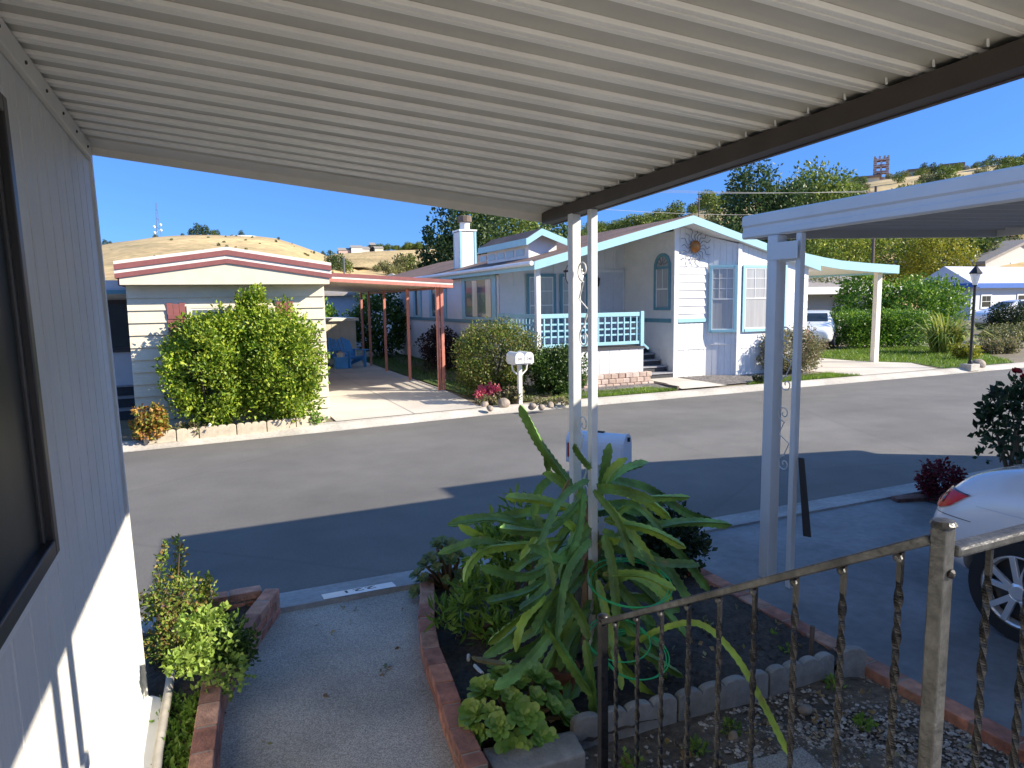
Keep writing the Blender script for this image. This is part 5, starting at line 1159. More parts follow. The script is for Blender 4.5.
def adirondack(name, label, loc, rz_):
    t = thing(name, label, 'chair', (0, 0, 0)); mb = MB()
    for i in range(5): x = -.24+i*.12; mb.bar((x, .22, .34), (x*1.1, .52, .98-.05*abs(i-2)), .105, .02, V3((0, 1, 0)))
    mb.build('backrest', 'blue_chair', t)
    mb = MB()
    for i in range(5): mb.box(-.28, .28, -.32+i*.115, -.22+i*.115, .36-.03*i, .38-.03*i)
    mb.build('seat', 'blue_chair', t)
    for s in (-1, 1):
        mb = MB(); mb.box(s*.36-.065, s*.36+.065, -.40, .34, .56, .585); mb.build('armrest', 'blue_chair', t)
        mb = MB(); mb.box(s*.31-.02, s*.31+.02, -.36, -.24, 0, .56); mb.build('leg', 'blue_chair', t)
        mb = MB(); mb.bar((s*.31, -.3, .33), (s*.31, .62, .04), .03, .12); mb.bar((s*.31, .26, .12), (s*.31, .26, .56), .03, .08, V3((0, 1, 0))); mb.build('leg', 'blue_chair', t)
    t.location = loc; t.rotation_euler = (0, 0, rz_); return t
adirondack('adirondack_chair', 'blue slatted garden chair at the right, under the red carport', (4.35, 23.2, .115), .45)
adirondack('adirondack_chair', 'blue slatted garden chair nearest the cream house, under the red carport', (3.35, 23.8, .115), -.2)
ch_ = adirondack('adirondack_chair', 'blue slatted garden chair between two others in front of the tan shed', (3.82, 24.0, .115), .15)
mb = MB().box(3.75, 4.15, 22.75, 23.1, .115, .45); mb.box(3.72, 4.18, 22.72, 23.13, .45, .49); tag(mb.build('side_table', 'blue_chair', None, bevel=.01), 'small blue side table in front of the blue garden chairs', 'table')
t = thing('toy_basket', 'pale basket with yellow things on the blue side table', 'basket', (3.95, 22.9, .49)); MB().lathe([(.12, 0), (.15, .13), (.13, .13), (.11, .03)], (3.95, 22.9, .49), 14).build('basket', 'cream_white', t); rock('ball', 'yellow ball in the pale basket on the side table', (3.95, 22.9, .56), (.09, .09, .07), cat='ball', m='scallop_cream', seed=9)

# lawn strip, shrubs behind
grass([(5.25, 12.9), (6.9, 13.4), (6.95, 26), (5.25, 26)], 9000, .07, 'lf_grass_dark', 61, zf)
kind(MB().sheet([(5.22, 13.0, .128), (6.2, 13.0, .135), (7.0, 14.5, .205), (7.0, 27, .205), (5.22, 27, .128)]).build('side_lawn', 'lawn_base', fix=False), 'structure')
bush('purple_shrub', 'round dark purple shrub against the white side wall behind the red posts', 'shrub', (6.45, 19.9, .2), (.58, .7, .62), 'lf_purple', n=5000, size=.07, clumps=40, cr=.22, seed=62, flat=-1)
bush('back_shrub', 'bright green shrub behind the tan shed', 'shrub', (3.6, 28.6, .1), (1.6, .8, 1.2), 'lf_hedge', n=3200, size=.16, clumps=40, cr=.4, seed=63, flat=-1)
bush('back_shrub', 'tall dark green shrub at the back right of the red carport', 'shrub', (6.1, 26.5, .1), (1.1, .9, 1.35), 'lf_hedge2', n=4000, size=.14, clumps=45, cr=.35, seed=64, flat=-1)
BH = thing('back_house', 'pale house with slatted awning behind the tan shed', 'house', (4.5, 34, .1)); laps(MB(), frY(33.0), 1, 8.5, .1, 2.6, step=.2).build('siding', 'pale_wall', BH, fix=False); MB().box(1, 8.5, 33.02, 40, .1, 2.65).build('wall', 'pale_wall', BH); MB().prism([(.7, 32.6, 2.6), (8.8, 32.6, 2.6), (8.8, 36.5, 3.3), (.7, 36.5, 3.3)], (0, 0, .1)).build('roof', 'roof_grey', BH)
bush('round_bush', 'large rounded yellow-green bush between the red carport and the white porch', 'bush', (5.80, 14.1, .12), (.94, .62, .82), 'lf_round', n=17000, size=.05, clumps=80, cr=.24, seed=65, flat=-1, stems=8)
bush('ivy_bush', 'mid green bush beside the porch skirt, right of the far mailbox', 'bush', (7.12, 13.62, .12), (.62, .48, .52), 'lf_hedge2', n=9500, size=.06, clumps=60, cr=.2, seed=66, flat=-1, stems=6)
bush('pink_flowers', 'clump of bright pink flowers by the driveway corner', 'flowers', (5.28, 13.3, .2), (.26, .16, .12), 'lf_pink', n=1500, size=.04, clumps=18, cr=.09, seed=67, asp=.45, stems=0, parent_part='bloom')
bush('flower_clump', 'dry green flower clump under the pink blooms', 'plant', (5.34, 13.12, .1), (.36, .16, .09), 'lf_grey', n=900, size=.05, clumps=16, cr=.08, seed=68, stems=0)
bush('flower_clump', 'greenish clump with pinkish tips left of the far mailbox post', 'plant', (5.75, 13.05, .1), (.2, .18, .16), 'lf_grey', n=800, size=.06, clumps=14, cr=.08, seed=69, stems=0)
rg = random.Random(5)
for i, (px, py, s, lab) in enumerate([(478, 402, .09, 'brown rock at the driveway corner below the pink flowers'), (484, 406, .08, 'dark rock touching the driveway edge by the kerb'), (490, 409, .07, 'small dark rock nearest the kerb at the driveway corner'), (503, 406, .12, 'large pale grey rock left of the far mailbox post'), (532, 408, .085, 'tan rock right of the far mailbox post'), (541, 408, .07, 'small tan rock in the bed, second right of the far mailbox post'), (551, 407, .08, 'pale rock at the grass end of the rock bed')]):
    p_ = onZ(px, py, .11); rock('rock', lab, (p_.x, p_.y, .09), (s, s*.8, s*.85), seed=i+20)
v, f = leaves([(onZ(x, y, .13), (.12, .12, .06)) for x, y in [(530, 400), (540, 402), (552, 402), (560, 400), (567, 402), (575, 398), (548, 396), (535, 396)]], 900, .05, 70, asp=.4)
o = MB().np(v, f).build('ground_cover', 'lf_grey', None, fix=False); o['kind'] = 'stuff'
# far mailbox, two boxes on one post
FM = thing('twin_mailbox', 'pair of white mailboxes on one white post across the street', 'mailbox', (5.83, 12.86, .1))
MB().box(5.79, 5.87, 12.84, 12.92, .08, .93).build('post', 'white_metal', FM, bevel=.006)
MB().box(5.63, 6.03, 12.68, 13.05, .93, .96).build('shelf', 'white_metal', FM)
for s in (-1, 1):
    c = V3((5.83+s*.105, 12.87, .962)); b = dome(MB(), c, V3((0, -1, 0)), V3((1, 0, 0)), .46, .19, .22).build('box', 'white_metal', FM, bevel=.004)
    d = dome(MB(), c, V3((0, -1, 0)), V3((1, 0, 0)), 0, .19, .22, .232, .245, .004).build('door', 'white_metal', b)
    textmesh('number', '242' if s < 0 else '240', .075, d, 'alloy_dark', Matrix.Translation(c+V3((0, -.2465, .085))) @ Matrix.Rotation(R(90), 4, 'X'), .001)
    mb = MB(); mb.tube([(5.83+s*.04, 12.88, .70), (5.83+s*.15, 12.88, .80), (5.83+s*.17, 12.88, .93)], .018, 8); mb.build('bracket', 'white_metal', FM)

# ================================================================== WHITE HOUSE
WH = thing('white_house', 'white mobile home with aqua gable trim, covered porch and brown roof across the street', 'house', (11, 14.5, .2))
zb = .2; XL, XP, XR, YW, YG, YR, YB = 7.05, 10.90, 15.05, 14.5, 14.0, 16.8, 34.0
XC = 11.05; ZP = 4.24; SL = .265
rzf = lambda x: ZP-SL*abs(x-XC)               # top of roof
soff = lambda x: rzf(x)-.20
# walls
mb = MB(); fL = frXm(XL); laps(mb, fL, YR, YB, 1.62, 2.9, step=.2, t=.014); mb.build('side_siding', 'house_white', WH, fix=False)
mb = MB(); grooves(mb, fL, YR, YB, zb-.05, 1.62, sp=.3); mb.build('side_skirt', 'house_white', WH, fix=False)
MB().pbox(fL, YR, YB, 1.60, 1.70, .0, .03).build('belt_trim', 'trim_aqua_shaded', WH)
mb = MB(); fR = frY(YR); laps(mb, fR, XL, XP, 1.05, 2.6, step=.2, t=.010); grooves(mb, fR, XL, XP, 2.6, 3, sp=.4, top=lambda x: soff(x)); mb.build('porch_wall', 'house_white', WH, fix=False)
MB().pbox(fR, 11.02-.45, 11.02-.42, 1.05, 3.6, .0, .03).build('corner_trim', 'house_white', WH)
mb = MB(); fS = frXm(XP); laps(mb, fS, YW, YR, .9, 3.9, step=.2, t=.012); grooves(mb, fS, YW, YR, zb-.05, .9, sp=.3); mb.build('return_wall', 'house_white', WH, fix=False)
MB().pbox(fS, YW+.1, YR, 1.60, 1.70, .0, .03).build('belt_trim', 'trim_aqua_shaded', WH)
fF = frY(YW); XA, XB, YBAY = 11.93, 12.62, 14.12
mb = MB(); laps(mb, fF, XP, XA, 1.62, 3.35, step=.2, t=.03); grooves(mb, fF, XP, XA, zb-.05, 1.58, sp=.16); mb.build('front_siding', 'house_white', WH, fix=False)
mb = MB(); grooves(mb, fF, XP, XR, 3.35, 4, sp=.16, top=lambda x: soff(x)-.005); mb.build('gable_panel', 'house_white', WH, fix=False)
MB().pbox(fF, XP+.12, XA-.03, 1.60, 1.70, .0, .035).build('belt_trim', 'trim_aqua', WH)
MB().pbox(fF, XP-.03, XP+.10, zb-.05, soff(XP)-.02, -.02, .04).build('corner_trim', 'house_white', WH, bevel=.005)
MB().pbox(fF, XP+.12, XA, .90, .925, .0, .02).build('belt_strip', 'house_white', WH)
# bay: a slanted face then a front face
uv = V3((XB-XA, YBAY-YW, 0)); ln = uv.length; uv.normalize(); fB = (V3((XA, YW, 0)), uv, V3((uv.y, -uv.x, 0)))
mb = MB(); grooves(mb, fB, 0, ln, zb-.05, 3.9, sp=.16, top=lambda a: soff(XA+a)-.01); mb.build('bay_side', 'house_white', WH, fix=False)
fC = frY(YBAY); mb = MB(); laps(mb, fC, XB, XR, .9, 3.2, step=.2, t=.014); grooves(mb, fC, XB, XR, 3.2, 3.8, sp=.16, top=lambda x: soff(x)-.01); grooves(mb, fC, XB, XR, zb-.05, .9, sp=.16); mb.build('bay_front', 'house_white', WH, fix=False)
MB().pbox(fC, XB-.03, XB+.08, zb-.05, soff(XB)-.03, .0, .03).build('corner_trim', 'house_white', WH)
MB().pbox(fB, .02, ln-.01, 1.0, 1.03, .0, .02).build('belt_strip', 'house_white', WH)
MB().box(XR-.02, XR, YBAY, YB, zb-.05, 3.0).build('right_wall', 'house_white', WH)
MB().box(XL+.05, XR-.05, YR+.05, YB, zb, 3.05).build('wall_core', 'house_white', WH)
window(WH, fB, .05, ln-.03, 1.32, 3.05, 'trim_aqua', cw=.07, cols=3, rows=3)
window(WH, fC, .12+XB, .12+XB+1.5, 1.32, 3.05, 'trim_aqua', cw=.08, cols=4, rows=3)
# arched window on the return wall
def arch_window(fr, a0, a1, z0, z1):
    r = (a1-a0)/2; c = (a0+a1)/2; o, u, n = fr
    def ring(ro, ri, d):
        out = [o+u*a0+V3((0, 0, z0))]; P = lambda a, z, dd: o+u*a+n*dd+V3((0, 0, z))
        outer = [(c-ro, z0)]+[(c-ro*math.cos(t*math.pi/14), z1-r+ro*math.sin(t*math.pi/14)) for t in range(15)]+[(c+ro, z0)]
        inner = [(c-ri, z0+.07)]+[(c-ri*math.cos(t*math.pi/14), z1-r+ri*math.sin(t*math.pi/14)) for t in range(15)]+[(c+ri, z0+.07)]
        vs = [P(a, z, 0) for a, z in outer]+[P(a, z, d) for a, z in outer]+[P(a, z, d) for a, z in inner]+[P(a, z, 0) for a, z in inner]; k = len(outer); fs = []
        for i in range(k):
            j = (i+1) % k; fs += [(i, j, k+j, k+i), (k+i, k+j, 2*k+j, 2*k+i), (2*k+i, 2*k+j, 3*k+j, 3*k+i)]
        return vs, fs, [P(a, z, .006) for a, z in inner]
    vs, fs, inner = ring(r, r-.08, .035); w = MB().add(vs, fs).build('arched_window', 'trim_aqua_shaded', WH); MB().sheet(inner).build('pane', 'glass_curtain', w)
    s = MB(); zm = z1-r-.02
    s.pbox(fr, a0+.08, a1-.08, zm-.03, zm+.03, .008, .03); s.build('transom', 'trim_aqua_shaded', w)
    s = MB(); s.pbox(fr, a0+.08, a1-.08, (z0+zm)/2-.02, (z0+zm)/2+.02, .008, .022); s.pbox(fr, a0+.08, a0+.11, z0+.07, zm-.03, .008, .02); s.pbox(fr, a1-.11, a1-.08, z0+.07, zm-.03, .008, .02); s.pbox(fr, c-.008, c+.008, (z0+zm)/2+.02, zm-.03, .008, .016); s.build('sash', 'white_paint', w)
    s = MB()
    for k in range(1, 6):
        t = k*math.pi/6; s.tube([o+u*(c+.05*math.cos(t))+n*.012+V3((0, 0, zm+.05+.05*math.sin(t))), o+u*(c+(r-.09)*math.cos(t))+n*.012+V3((0, 0, zm+.02+(r-.09)*math.sin(t)))], .010, 5)
    s.build('fanlight', 'wire_metal', w)
arch_window((fS[0]+fS[2]*.014, fS[1], fS[2]), 14.62, 15.32, 1.92, 3.38)
# porch wall: door, windows, lantern
D = MB().pbox(fR, 10.0, 10.9-.02, 1.05, 3.05, .012, .05).build('door_frame', 'house_white', WH)
d = MB().pbox(fR, 10.08, 10.82, 1.07, 2.97, .051, .062).build('door', 'pale_wall', D); mb = MB()
for a in (10.16, 10.50):
    for z0, z1 in ((2.55, 2.85), (1.95, 2.45), (1.2, 1.8)): mb.pbox(fR, a, a+.24, z0, z1, .063, .070)
mb.build('door_panel', 'pale_wall', d, bevel=.004)
window(WH, fR, 7.82, 8.70, 1.25, 2.93, 'trim_aqua_shaded', cw=.08, cols=2, rows=2); window(WH, fR, 8.82, 9.70, 1.25, 2.93, 'trim_aqua_shaded', cw=.08, cols=2, rows=2)
mb = MB(); c = V3((9.93, YR-.12, 2.55)); mb.lathe([(.02, .0), (.07, .06), (.085, .22), (.10, .235), (.03, .31), (.01, .36)], c, 8); mb.bar(c+V3((0, .12, .05)), c+V3((0, 0, -.03)), .02, .02); mb.bar(c+V3((0, .10, -.2)), c+V3((0, .10, .1)), .07, .02)
tag(mb.build('wall_lantern', 'black_iron', None), 'black carriage lantern on the wall beside the white front door', 'lantern')
# left wall windows (trim, pale curtains with a bright reflection painted in)
M['glass_reflect'] = mat('curtain_with_reflection', (.78, .70, .55), rough=.2, var=.2, scale=2, stretch=(1, 5, .3))
for a0, a1, z0, z1 in ((16.95, 19.6, 1.72, 2.92), (21.1, 22.9, 1.7, 2.78), (23.9, 24.95, 1.7, 2.75)):
    c_ = MB(); cw = .14; fLw = (fL[0]+fL[2]*.018, fL[1], fL[2])
    c_.pbox(fLw, a0, a0+cw*2, z0, z1, 0, .03); c_.pbox(fLw, a1-cw*2, a1, z0, z1, 0, .03); c_.pbox(fLw, a0+cw*2, a1-cw*2, z1-.10, z1, 0, .028); c_.pbox(fLw, a0+cw*2, a1-cw*2, z0, z0+.06, 0, .04)
    wn = c_.build('window', 'trim_aqua', WH); m0, m1 = a0+cw*2, a1-cw*2
    MB().pbox(fLw, m0, m1, z0+.06, z1-.1, .002, .007).build('pane', 'glass_blue', wn)
    n = 2 if a1-a0 > 1.5 else 1
    for i in range(n):
        q = m0+(m1-m0)*(i+.5)/n; wd = (m1-m0)/n
        MB().pbox(fLw, q-wd*.42, q-wd*.05, z0+.07, z1-.11, .008, .014).build('curtain', 'glass_reflect', wn)
# roof, fascia
mb = MB(); XE0, XE1 = 6.75, 15.35
for x0, x1 in ((XE0, XC), (XC, XE1)):
    mb.prism([(x0, YG+.02, rzf(x0)), (x1, YG+.02, rzf(x1)), (x1, YG+.02, rzf(x1)-.06), (x0, YG+.02, rzf(x0)-.06)], (0, YB-YG+.3, 0))
mb.build('roof', 'shingle', WH)
mb = MB()
mb.prism([(XE0, YG, rzf(XE0)-.20), (XC, YG, rzf(XC)-.20), (XC, YG, rzf(XC)-.012), (XE0, YG, rzf(XE0)-.012)], (0, -.03, 0)); mb.prism([(XC+.001, YG, rzf(XC)-.20), (XE1, YG, rzf(XE1)-.20), (XE1, YG, rzf(XE1)-.012), (XC+.001, YG, rzf(XC)-.012)], (0, -.03, 0)); mb.build('gable_fascia', 'trim_aqua', WH)
MB().box(XE0-.03, XE0, YG-.03, YB+.3, rzf(XE0)-.20, rzf(XE0)-.02).build('eave_fascia', 'trim_aqua', WH)
mb = MB().tube([(XE0-.09, YG-.02, rzf(XE0)-.06), (XE0-.09, YB, rzf(XE0)-.06)], .055, 8); mb.build('gutter', 'white_metal', WH)
mb = MB()
for x0, x1 in ((XE0, XC), (XC, XE1)):
    mb.prism([(x0+.01, YG+.002, soff(x0)), (x1-.01, YG+.002, soff(x1)), (x1-.01, YG+.002, soff(x1)+.03), (x0+.01, YG+.002, soff(x0)+.03)], (0, YR-YG+.1, 0))
mb.build('soffit', 'house_white', WH)
# dormer
mb = MB(); dx0, dx1, dy0, dy1, dz = 7.42, 8.20, 15.75, 18.5, 3.72; xm = 7.66
DM = MB().prism([(dx0, dy0, 3.1), (dx1, dy0, 3.3), (dx1, dy0, dz+.02), (xm, dy0, dz+.17), (dx0, dy0, dz+.02)], (0, dy1-dy0, 0)).build('dormer', 'house_white', WH)
mb = MB()
for i in range(5): mb.box(dx0-.012, dx0, dy0+.25+i*.64, dy0+.75+i*.64, 3.35, 3.52)
mb.build('dormer_window', 'glass_curtain', DM)
mb = MB(); e = .16
for xa, xb in ((dx0-e, xm), (dx1+e, xm)): mb.prism([(xa, dy0-.25, dz-.02), (xb, dy0-.25, dz+.22), (xb, dy0-.25, dz+.26), (xa, dy0-.25, dz+.02)], (0, dy1-dy0+.5, 0))
mb.build('dormer_roof', 'shingle', DM)
mb = MB()
for xa, xb in ((dx0-e, xm-.001), (dx1+e, xm+.001)): mb.prism([(xa, dy0-.28, dz-.15), (xb, dy0-.28, dz+.09), (xb, dy0-.28, dz+.255), (xa, dy0-.28, dz+.012)], (0, .028, 0))
mb.box(dx0-e-.03, dx0-e, dy0-.28, dy1+.25, dz-.15, dz+.012); mb.build('dormer_fascia', 'trim_aqua', DM)
# chimney chase
CHM = MB().box(7.46, 8.00, 20.9, 21.5, 3.0, 4.42).build('chimney', 'house_white', WH)
mb = MB()
for x in (7.45, 7.94):
    for y in (20.885, 21.46): mb.box(x, x+.07, y, y+.055, 3.0, 4.44)
mb.build('chimney_trim', 'trim_aqua', CHM); MB().box(7.43, 8.03, 20.87, 21.53, 4.44, 4.49).build('chimney_cap', 'white_metal', CHM)
MB().lathe([(.16, 4.49), (.16, 4.73)], (7.74, 21.2, 0), 16).build('flue', 'white_metal', CHM); MB().lathe([(.2, 4.731), (.23, 4.75), (.23, 4.92), (.2, 4.94)], (7.74, 21.2, 0), 12).build('flue_cap', 'pole', CHM)
# porch deck, posts, railing, steps
DK = thing('porch_deck', 'white skirted porch with aqua lattice railing on the white house', 'porch', (8.4, 14.45, .2)); YD = 14.42; xd0, xd1, zd = 6.98, 9.92, 1.05
MB().box(xd0+.02, xd1-.005, YD+.02, YR-.05, .75, zd).build('deck', 'step_dark', DK); MB().box(xd0+.03, xd1-.01, YD+.03, YR-.1, .15, .745).build('deck_core', 'house_white', DK)
grooves(MB(), frY(YD), xd0, xd1, .15, 1.02, sp=.28).build('skirt', 'house_white', DK, fix=False); grooves(MB(), frXm(xd0), YD, YR, .15, 1.02, sp=.28).build('skirt', 'house_white', DK, fix=False)
MB().box(xd0-.02, xd1+.02, YD-.03, YD+.02, 1.0, 1.06).build('deck_edge', 'step_dark', DK)
def rail(fr, a0, a1, dd):
    mb = MB(); mb.pbox(fr, a0, a1, 1.80, 1.90, dd, dd+.05); mb.pbox(fr, a0, a1, 1.11, 1.19, dd+.004, dd+.046); rr = mb.build('railing', 'trim_aqua', DK, bevel=.004)
    mb = MB()
    for z in (1.36, 1.50, 1.65): mb.pbox(fr, a0, a1, z-.02, z+.02, dd+.012, dd+.024)
    n = int((a1-a0)/.175)
    for i in range(n+1): a = a0+(a1-a0)*i/n; mb.pbox(fr, a-.016, a+.016, 1.191, 1.799, dd+.0245, dd+.038)
    mb.build('lattice', 'trim_aqua', rr)
rail(frY(YD), xd0+.02, xd1, -.05); rail(frXm(xd0), YD+.06, YR-.05, -.05)
MB().box(xd1-.09, xd1+.01, YD-.02, YD+.08, .98, 1.92).build('newel', 'trim_aqua', DK, bevel=.005)
MB().bar((xd1-.02, YD, 1.12), (xd1+.14, YD-.02, .98), .04, .05).build('hand_bracket', 'trim_aqua', DK)
MB().box(6.92, 7.03, YG+.30, YG+.41, .2, soff(7.0)-.005).build('post', 'white_paint', DK, bevel=.005); MB().box(9.87, 9.97, YG+.48, YG+.52, .2, .3).build('post_foot', 'white_paint', DK)
for i in range(6):
    z = .2+.145*(i+1); y = 14.45+.27*i
    q = MB().box(xd1+.02, XP-.05, y, y+.26 if i < 5 else YR-.06, .18, z-.03).build('step', 'step_dark', DK); MB().box(xd1+.02, XP-.045, y-.03, y+.27, z-.029, z).build('tread', 'step_tread', q)
# hanging pot and sun ornament
HP = thing('hanging_planter', 'white bowl-shaped hanging planter with dark rim on the white porch eave', 'planter', (7.86, 14.22, 2.6))
MB().lathe([(.02, 2.52), (.12, 2.54), (.20, 2.66), (.235, 2.86), (.215, 2.86), (.18, 2.68), (.02, 2.58)], (7.86, 14.22, 0), 20).build('bowl', 'white_metal', HP, smooth=True)
MB().lathe([(.238, 2.855), (.25, 2.87), (.25, 2.90), (.22, 2.90)], (7.86, 14.22, 0), 20).build('rim', 'black', HP)
mb = MB()
for s in (-1, 1): mb.tube(spline([(7.86+s*.24, 14.22, 2.88), (7.86+s*.16, 14.22, 3.02), (7.86, 14.22, soff(7.86)-.03)], 5), .008, 5); mb.tube(spline([(7.86+s*.245, 14.20, 2.86), (7.86+s*.22, 14.19, 2.66), (7.86+s*.10, 14.19, 2.52)], 5), .012, 5)
mb.build('hanger', 'black', HP)
SO = thing('sun_ornament', 'copper sun face with dark wire rays on the white gable', 'wall ornament', (11.48, 14.44, 3.52)); c = V3((11.50, 14.43, 3.52))
mb = MB(); mb.lathe([(.01, -.06), (.10, -.045), (.155, -.0), (.16, .02)], c, 24, 'y'); fc_ = mb.build('face', 'copper', SO, smooth=True)
mb = MB()
for s in (-1, 1): mb.lathe([(.004, -.018), (.02, -.008), (.024, 0)], c+V3((s*.05, -.045, .03)), 8, 'y')
mb.bar(c+V3((0, -.055, .03)), c+V3((0, -.06, -.03)), .022, .02, V3((0, 1, 0))); mb.tube(spline([c+V3((-.06, -.038, -.055)), c+V3((0, -.05, -.078)), c+V3((.06, -.038, -.055))], 4), .009, 6); mb.build('features', 'copper', fc_)
mb = MB()
for i in range(16):
    t = i*math.pi/8; d = V3((math.cos(t), 0, math.sin(t))); s = V3((-d.z, 0, d.x)); L = .36 if i % 2 else .30
    mb.tube(spline([c+d*.15, c+d*(.15+L*.35)+s*.045, c+d*(.15+L*.65)-s*.045, c+d*(.15+L)], 5), [.009]*15+[.003], 5)
mb.build('ray', 'wire_metal', SO)
# front garden: block planter, gravel, path, lawns
BP = thing('block_planter', 'low planter wall of mixed tan blocks in front of the porch skirt', 'planter wall', (8.9, 13.9, .1)); mb = MB(); rg = random.Random(4)
for c in range(3):
    x = 7.9+(.1 if c % 2 else 0)
    while x < 9.75: ww = .2; mb.box(x, min(x+ww-.012, 9.85), 13.86+rg.uniform(-.008, .008)+c*.04, 14.05+c*.04, .12+c*.115, .12+c*.115+.108); x += ww
mb.build('block', 'block', BP, bevel=.012); MB().box(7.92, 9.8, 13.98, 14.38, .12, .42).build('soil', 'soil', BP)
kind(MB().sheet([(7.0, 13.0, .146), (9.9, 13.1, .146), (9.95, 14.3, .206), (7.2, 14.3, .206)]).build('gravel_strip', 'gravel_dark', fix=False), 'structure')
kind(MB().sheet([(9.92, 12.86, .146), (11.25, 12.88, .146), (11.0, 13.6, .20), (10.86, 14.5, .212), (9.98, 14.5, .212), (10.0, 13.6, .20)]).build('front_path', 'concrete', fix=False), 'structure')
kind(MB().sheet([(11.3, 13.0, .142), (14.8, 13.2, .15), (14.8, 14.1, .206), (11.05, 14.45, .206)]).build('gravel_strip', 'gravel_dark', fix=False), 'structure')
kind(MB().box(9.86, 9.91, 12.95, 14.2, .1, .20).build('path_edge', 'pole', fix=False), 'structure')
for poly, n, s in (([(6.3, 12.86), (9.85, 12.88), (9.4, 13.35), (7.2, 13.35)], 5200, 71), ([(11.9, 12.9), (15.8, 12.95), (15.3, 13.5), (12.6, 13.25)], 5200, 72)): grass(poly, n, .07, 'lf_grass', s, lambda x, y: zf(x, y)+.0)
kind(MB().sheet([(6.3, 12.83, .112), (9.85, 12.9, .125), (9.4, 13.4, .165), (7.2, 13.4, .165)]).build('front_lawn', 'lawn_base', fix=False), 'structure')
kind(MB().sheet([(11.9, 12.92, .13), (15.8, 12.95, .12), (15.3, 13.5, .16), (12.6, 13.3, .165)]).build('front_lawn', 'lawn_base', fix=False), 'structure')
bush('lavender_bush', 'rounded grey-green bush with brownish tips beside the bay window', 'bush', (14.25, 13.85, .15), (1.0, .62, .60), 'lf_grey', n=9000, size=.055, clumps=70, cr=.2, seed=73, flat=-1, stems=6)
bush('pink_rose_bush', 'shrub with pale pink flowers under the right end of the white house', 'bush', (15.6, 15.2, .15), (.75, .5, .62), 'lf_rose_pink', n=3000, size=.06, clumps=40, cr=.2, seed=74, flat=-1, asp=.45)
bush('low_plant', 'small round green plant at the edge of the dark gravel by the right lawn strip', 'plant', (12.35, 13.0, .14), (.16, .12, .07), 'lf_dark', n=350, size=.05, clumps=8, cr=.06, seed=75, stems=0)

# ================================================================== AQUA CARPORT, RIGHT
RA = thing('aqua_carport', 'white carport with curved aqua fascia on the right of the white house', 'carport', (18.6, 15.0, .1))
cp = [(15.36, 3.26), (15.9, 3.17), (16.5, 3.08), (17.2, 3.0), (18.2, 2.94), (19.62, 2.88)]
mb = MB()
for (xa, za), (xb, zc) in zip(cp, cp[1:]): mb.prism([(xa, 14.9, za), (xb, 14.9, zc), (xb, 14.9, zc+.25), (xa, 14.9, za+.25)], (0, .05, 0))
mb.box(19.62, 19.66, 14.9, 23, 2.88, 3.13); mb.build('fascia', 'trim_aqua', RA)
mb = MB()
for (xa, za), (xb, zc) in zip(cp, cp[1:]): mb.prism([(xa, 14.96, za+.06), (xb, 14.96, zc+.06), (xb, 14.96, zc+.2), (xa, 14.96, za+.2)], (0, 8, 0))
mb.build('roof', 'cream_white', RA)
MB().box(19.30, 19.50, 15.35, 15.50, .1, 2.95).build('post', 'cream_white', RA, bevel=.006); MB().box(19.30, 19.46, 21.4, 21.55, .1, 2.95).build('post', 'cream_white', RA); MB().box(15.42, 15.56, 20.6, 20.75, .1, 3.2).build('post', 'cream_white', RA)
kind(MB().sheet([(15.9, 12.95, .114), (18.9, 12.98, .114), (20.0, 14.6, .114), (19.2, 15.9, .114), (19.2, 30, .114), (15.6, 30, .114), (15.6, 14.0, .114)]).build('right_driveway', 'concrete', fix=False), 'structure')
gp = [(19.25, 16.0), (20.1, 14.6), (19.3, 13.05), (22.6, 13.1), (24.5, 15), (27, 19.2), (19.3, 19.8)]
kind(MB().sheet([(x, y, .108) for x, y in gp]).build('right_lawn', 'lawn_base', fix=False), 'structure'); grass(gp, 11000, .09, 'lf_grass', 76, lambda x, y: .1, w=.01)
# hedge
HG = thing('hedge', 'clipped bright green hedge beyond the aqua carport', 'hedge', (24, 19.6, .1)); cl = []
a, b = V3((23.6, 20.2, 0)), V3((26.6, 19.2, 0))
rg = random.Random(8)
for i in range(15):
    for zz in (.35, .7, 1.05, 1.36):
        for w_ in (-.45, 0, .45): p_ = a.lerp(b, i/14)+V3((.2*w_+rg.uniform(-.05, .05), w_, zz+rg.uniform(-.06, .06))); cl.append((p_, .30))
v, f = leaves(cl, 15000, .085, 77, asp=.4); MB().np(v, f).build('foliage', 'lf_hedge', HG, fix=False)
FX = thing('flax_plant', 'spiky flax with arching striped blades next to the lamp post', 'flax', (24.4, 16.5, .1)); mb = MB(); rg = random.Random(9)
for i in range(260):
    t = rg.uniform(0, 6.28); L = rg.uniform(1.3, 2.3); lean = rg.uniform(.4, 1.55); b0 = V3((24.4+rg.uniform(-.4, .4), 16.5+rg.uniform(-.3, .3), .1)); d = V3((math.cos(t), math.sin(t), 0)); s = V3((-d.y, d.x, 0))*.045; vs = []
    for j in range(5):
        u = j/4; p_ = b0+d*(L*min(lean, 1.2)*u*(.35+.65*u)*.75)+V3((0, 0, L*(u-.55*lean*u*u*u))); ww = s*(1-u)**.6; vs += [p_-ww, p_+ww]
    mb.add(vs, [(2*j, 2*j+1, 2*j+3, 2*j+2) for j in range(4)])
mb.build('blade', 'lf_flax', FX, fix=False)
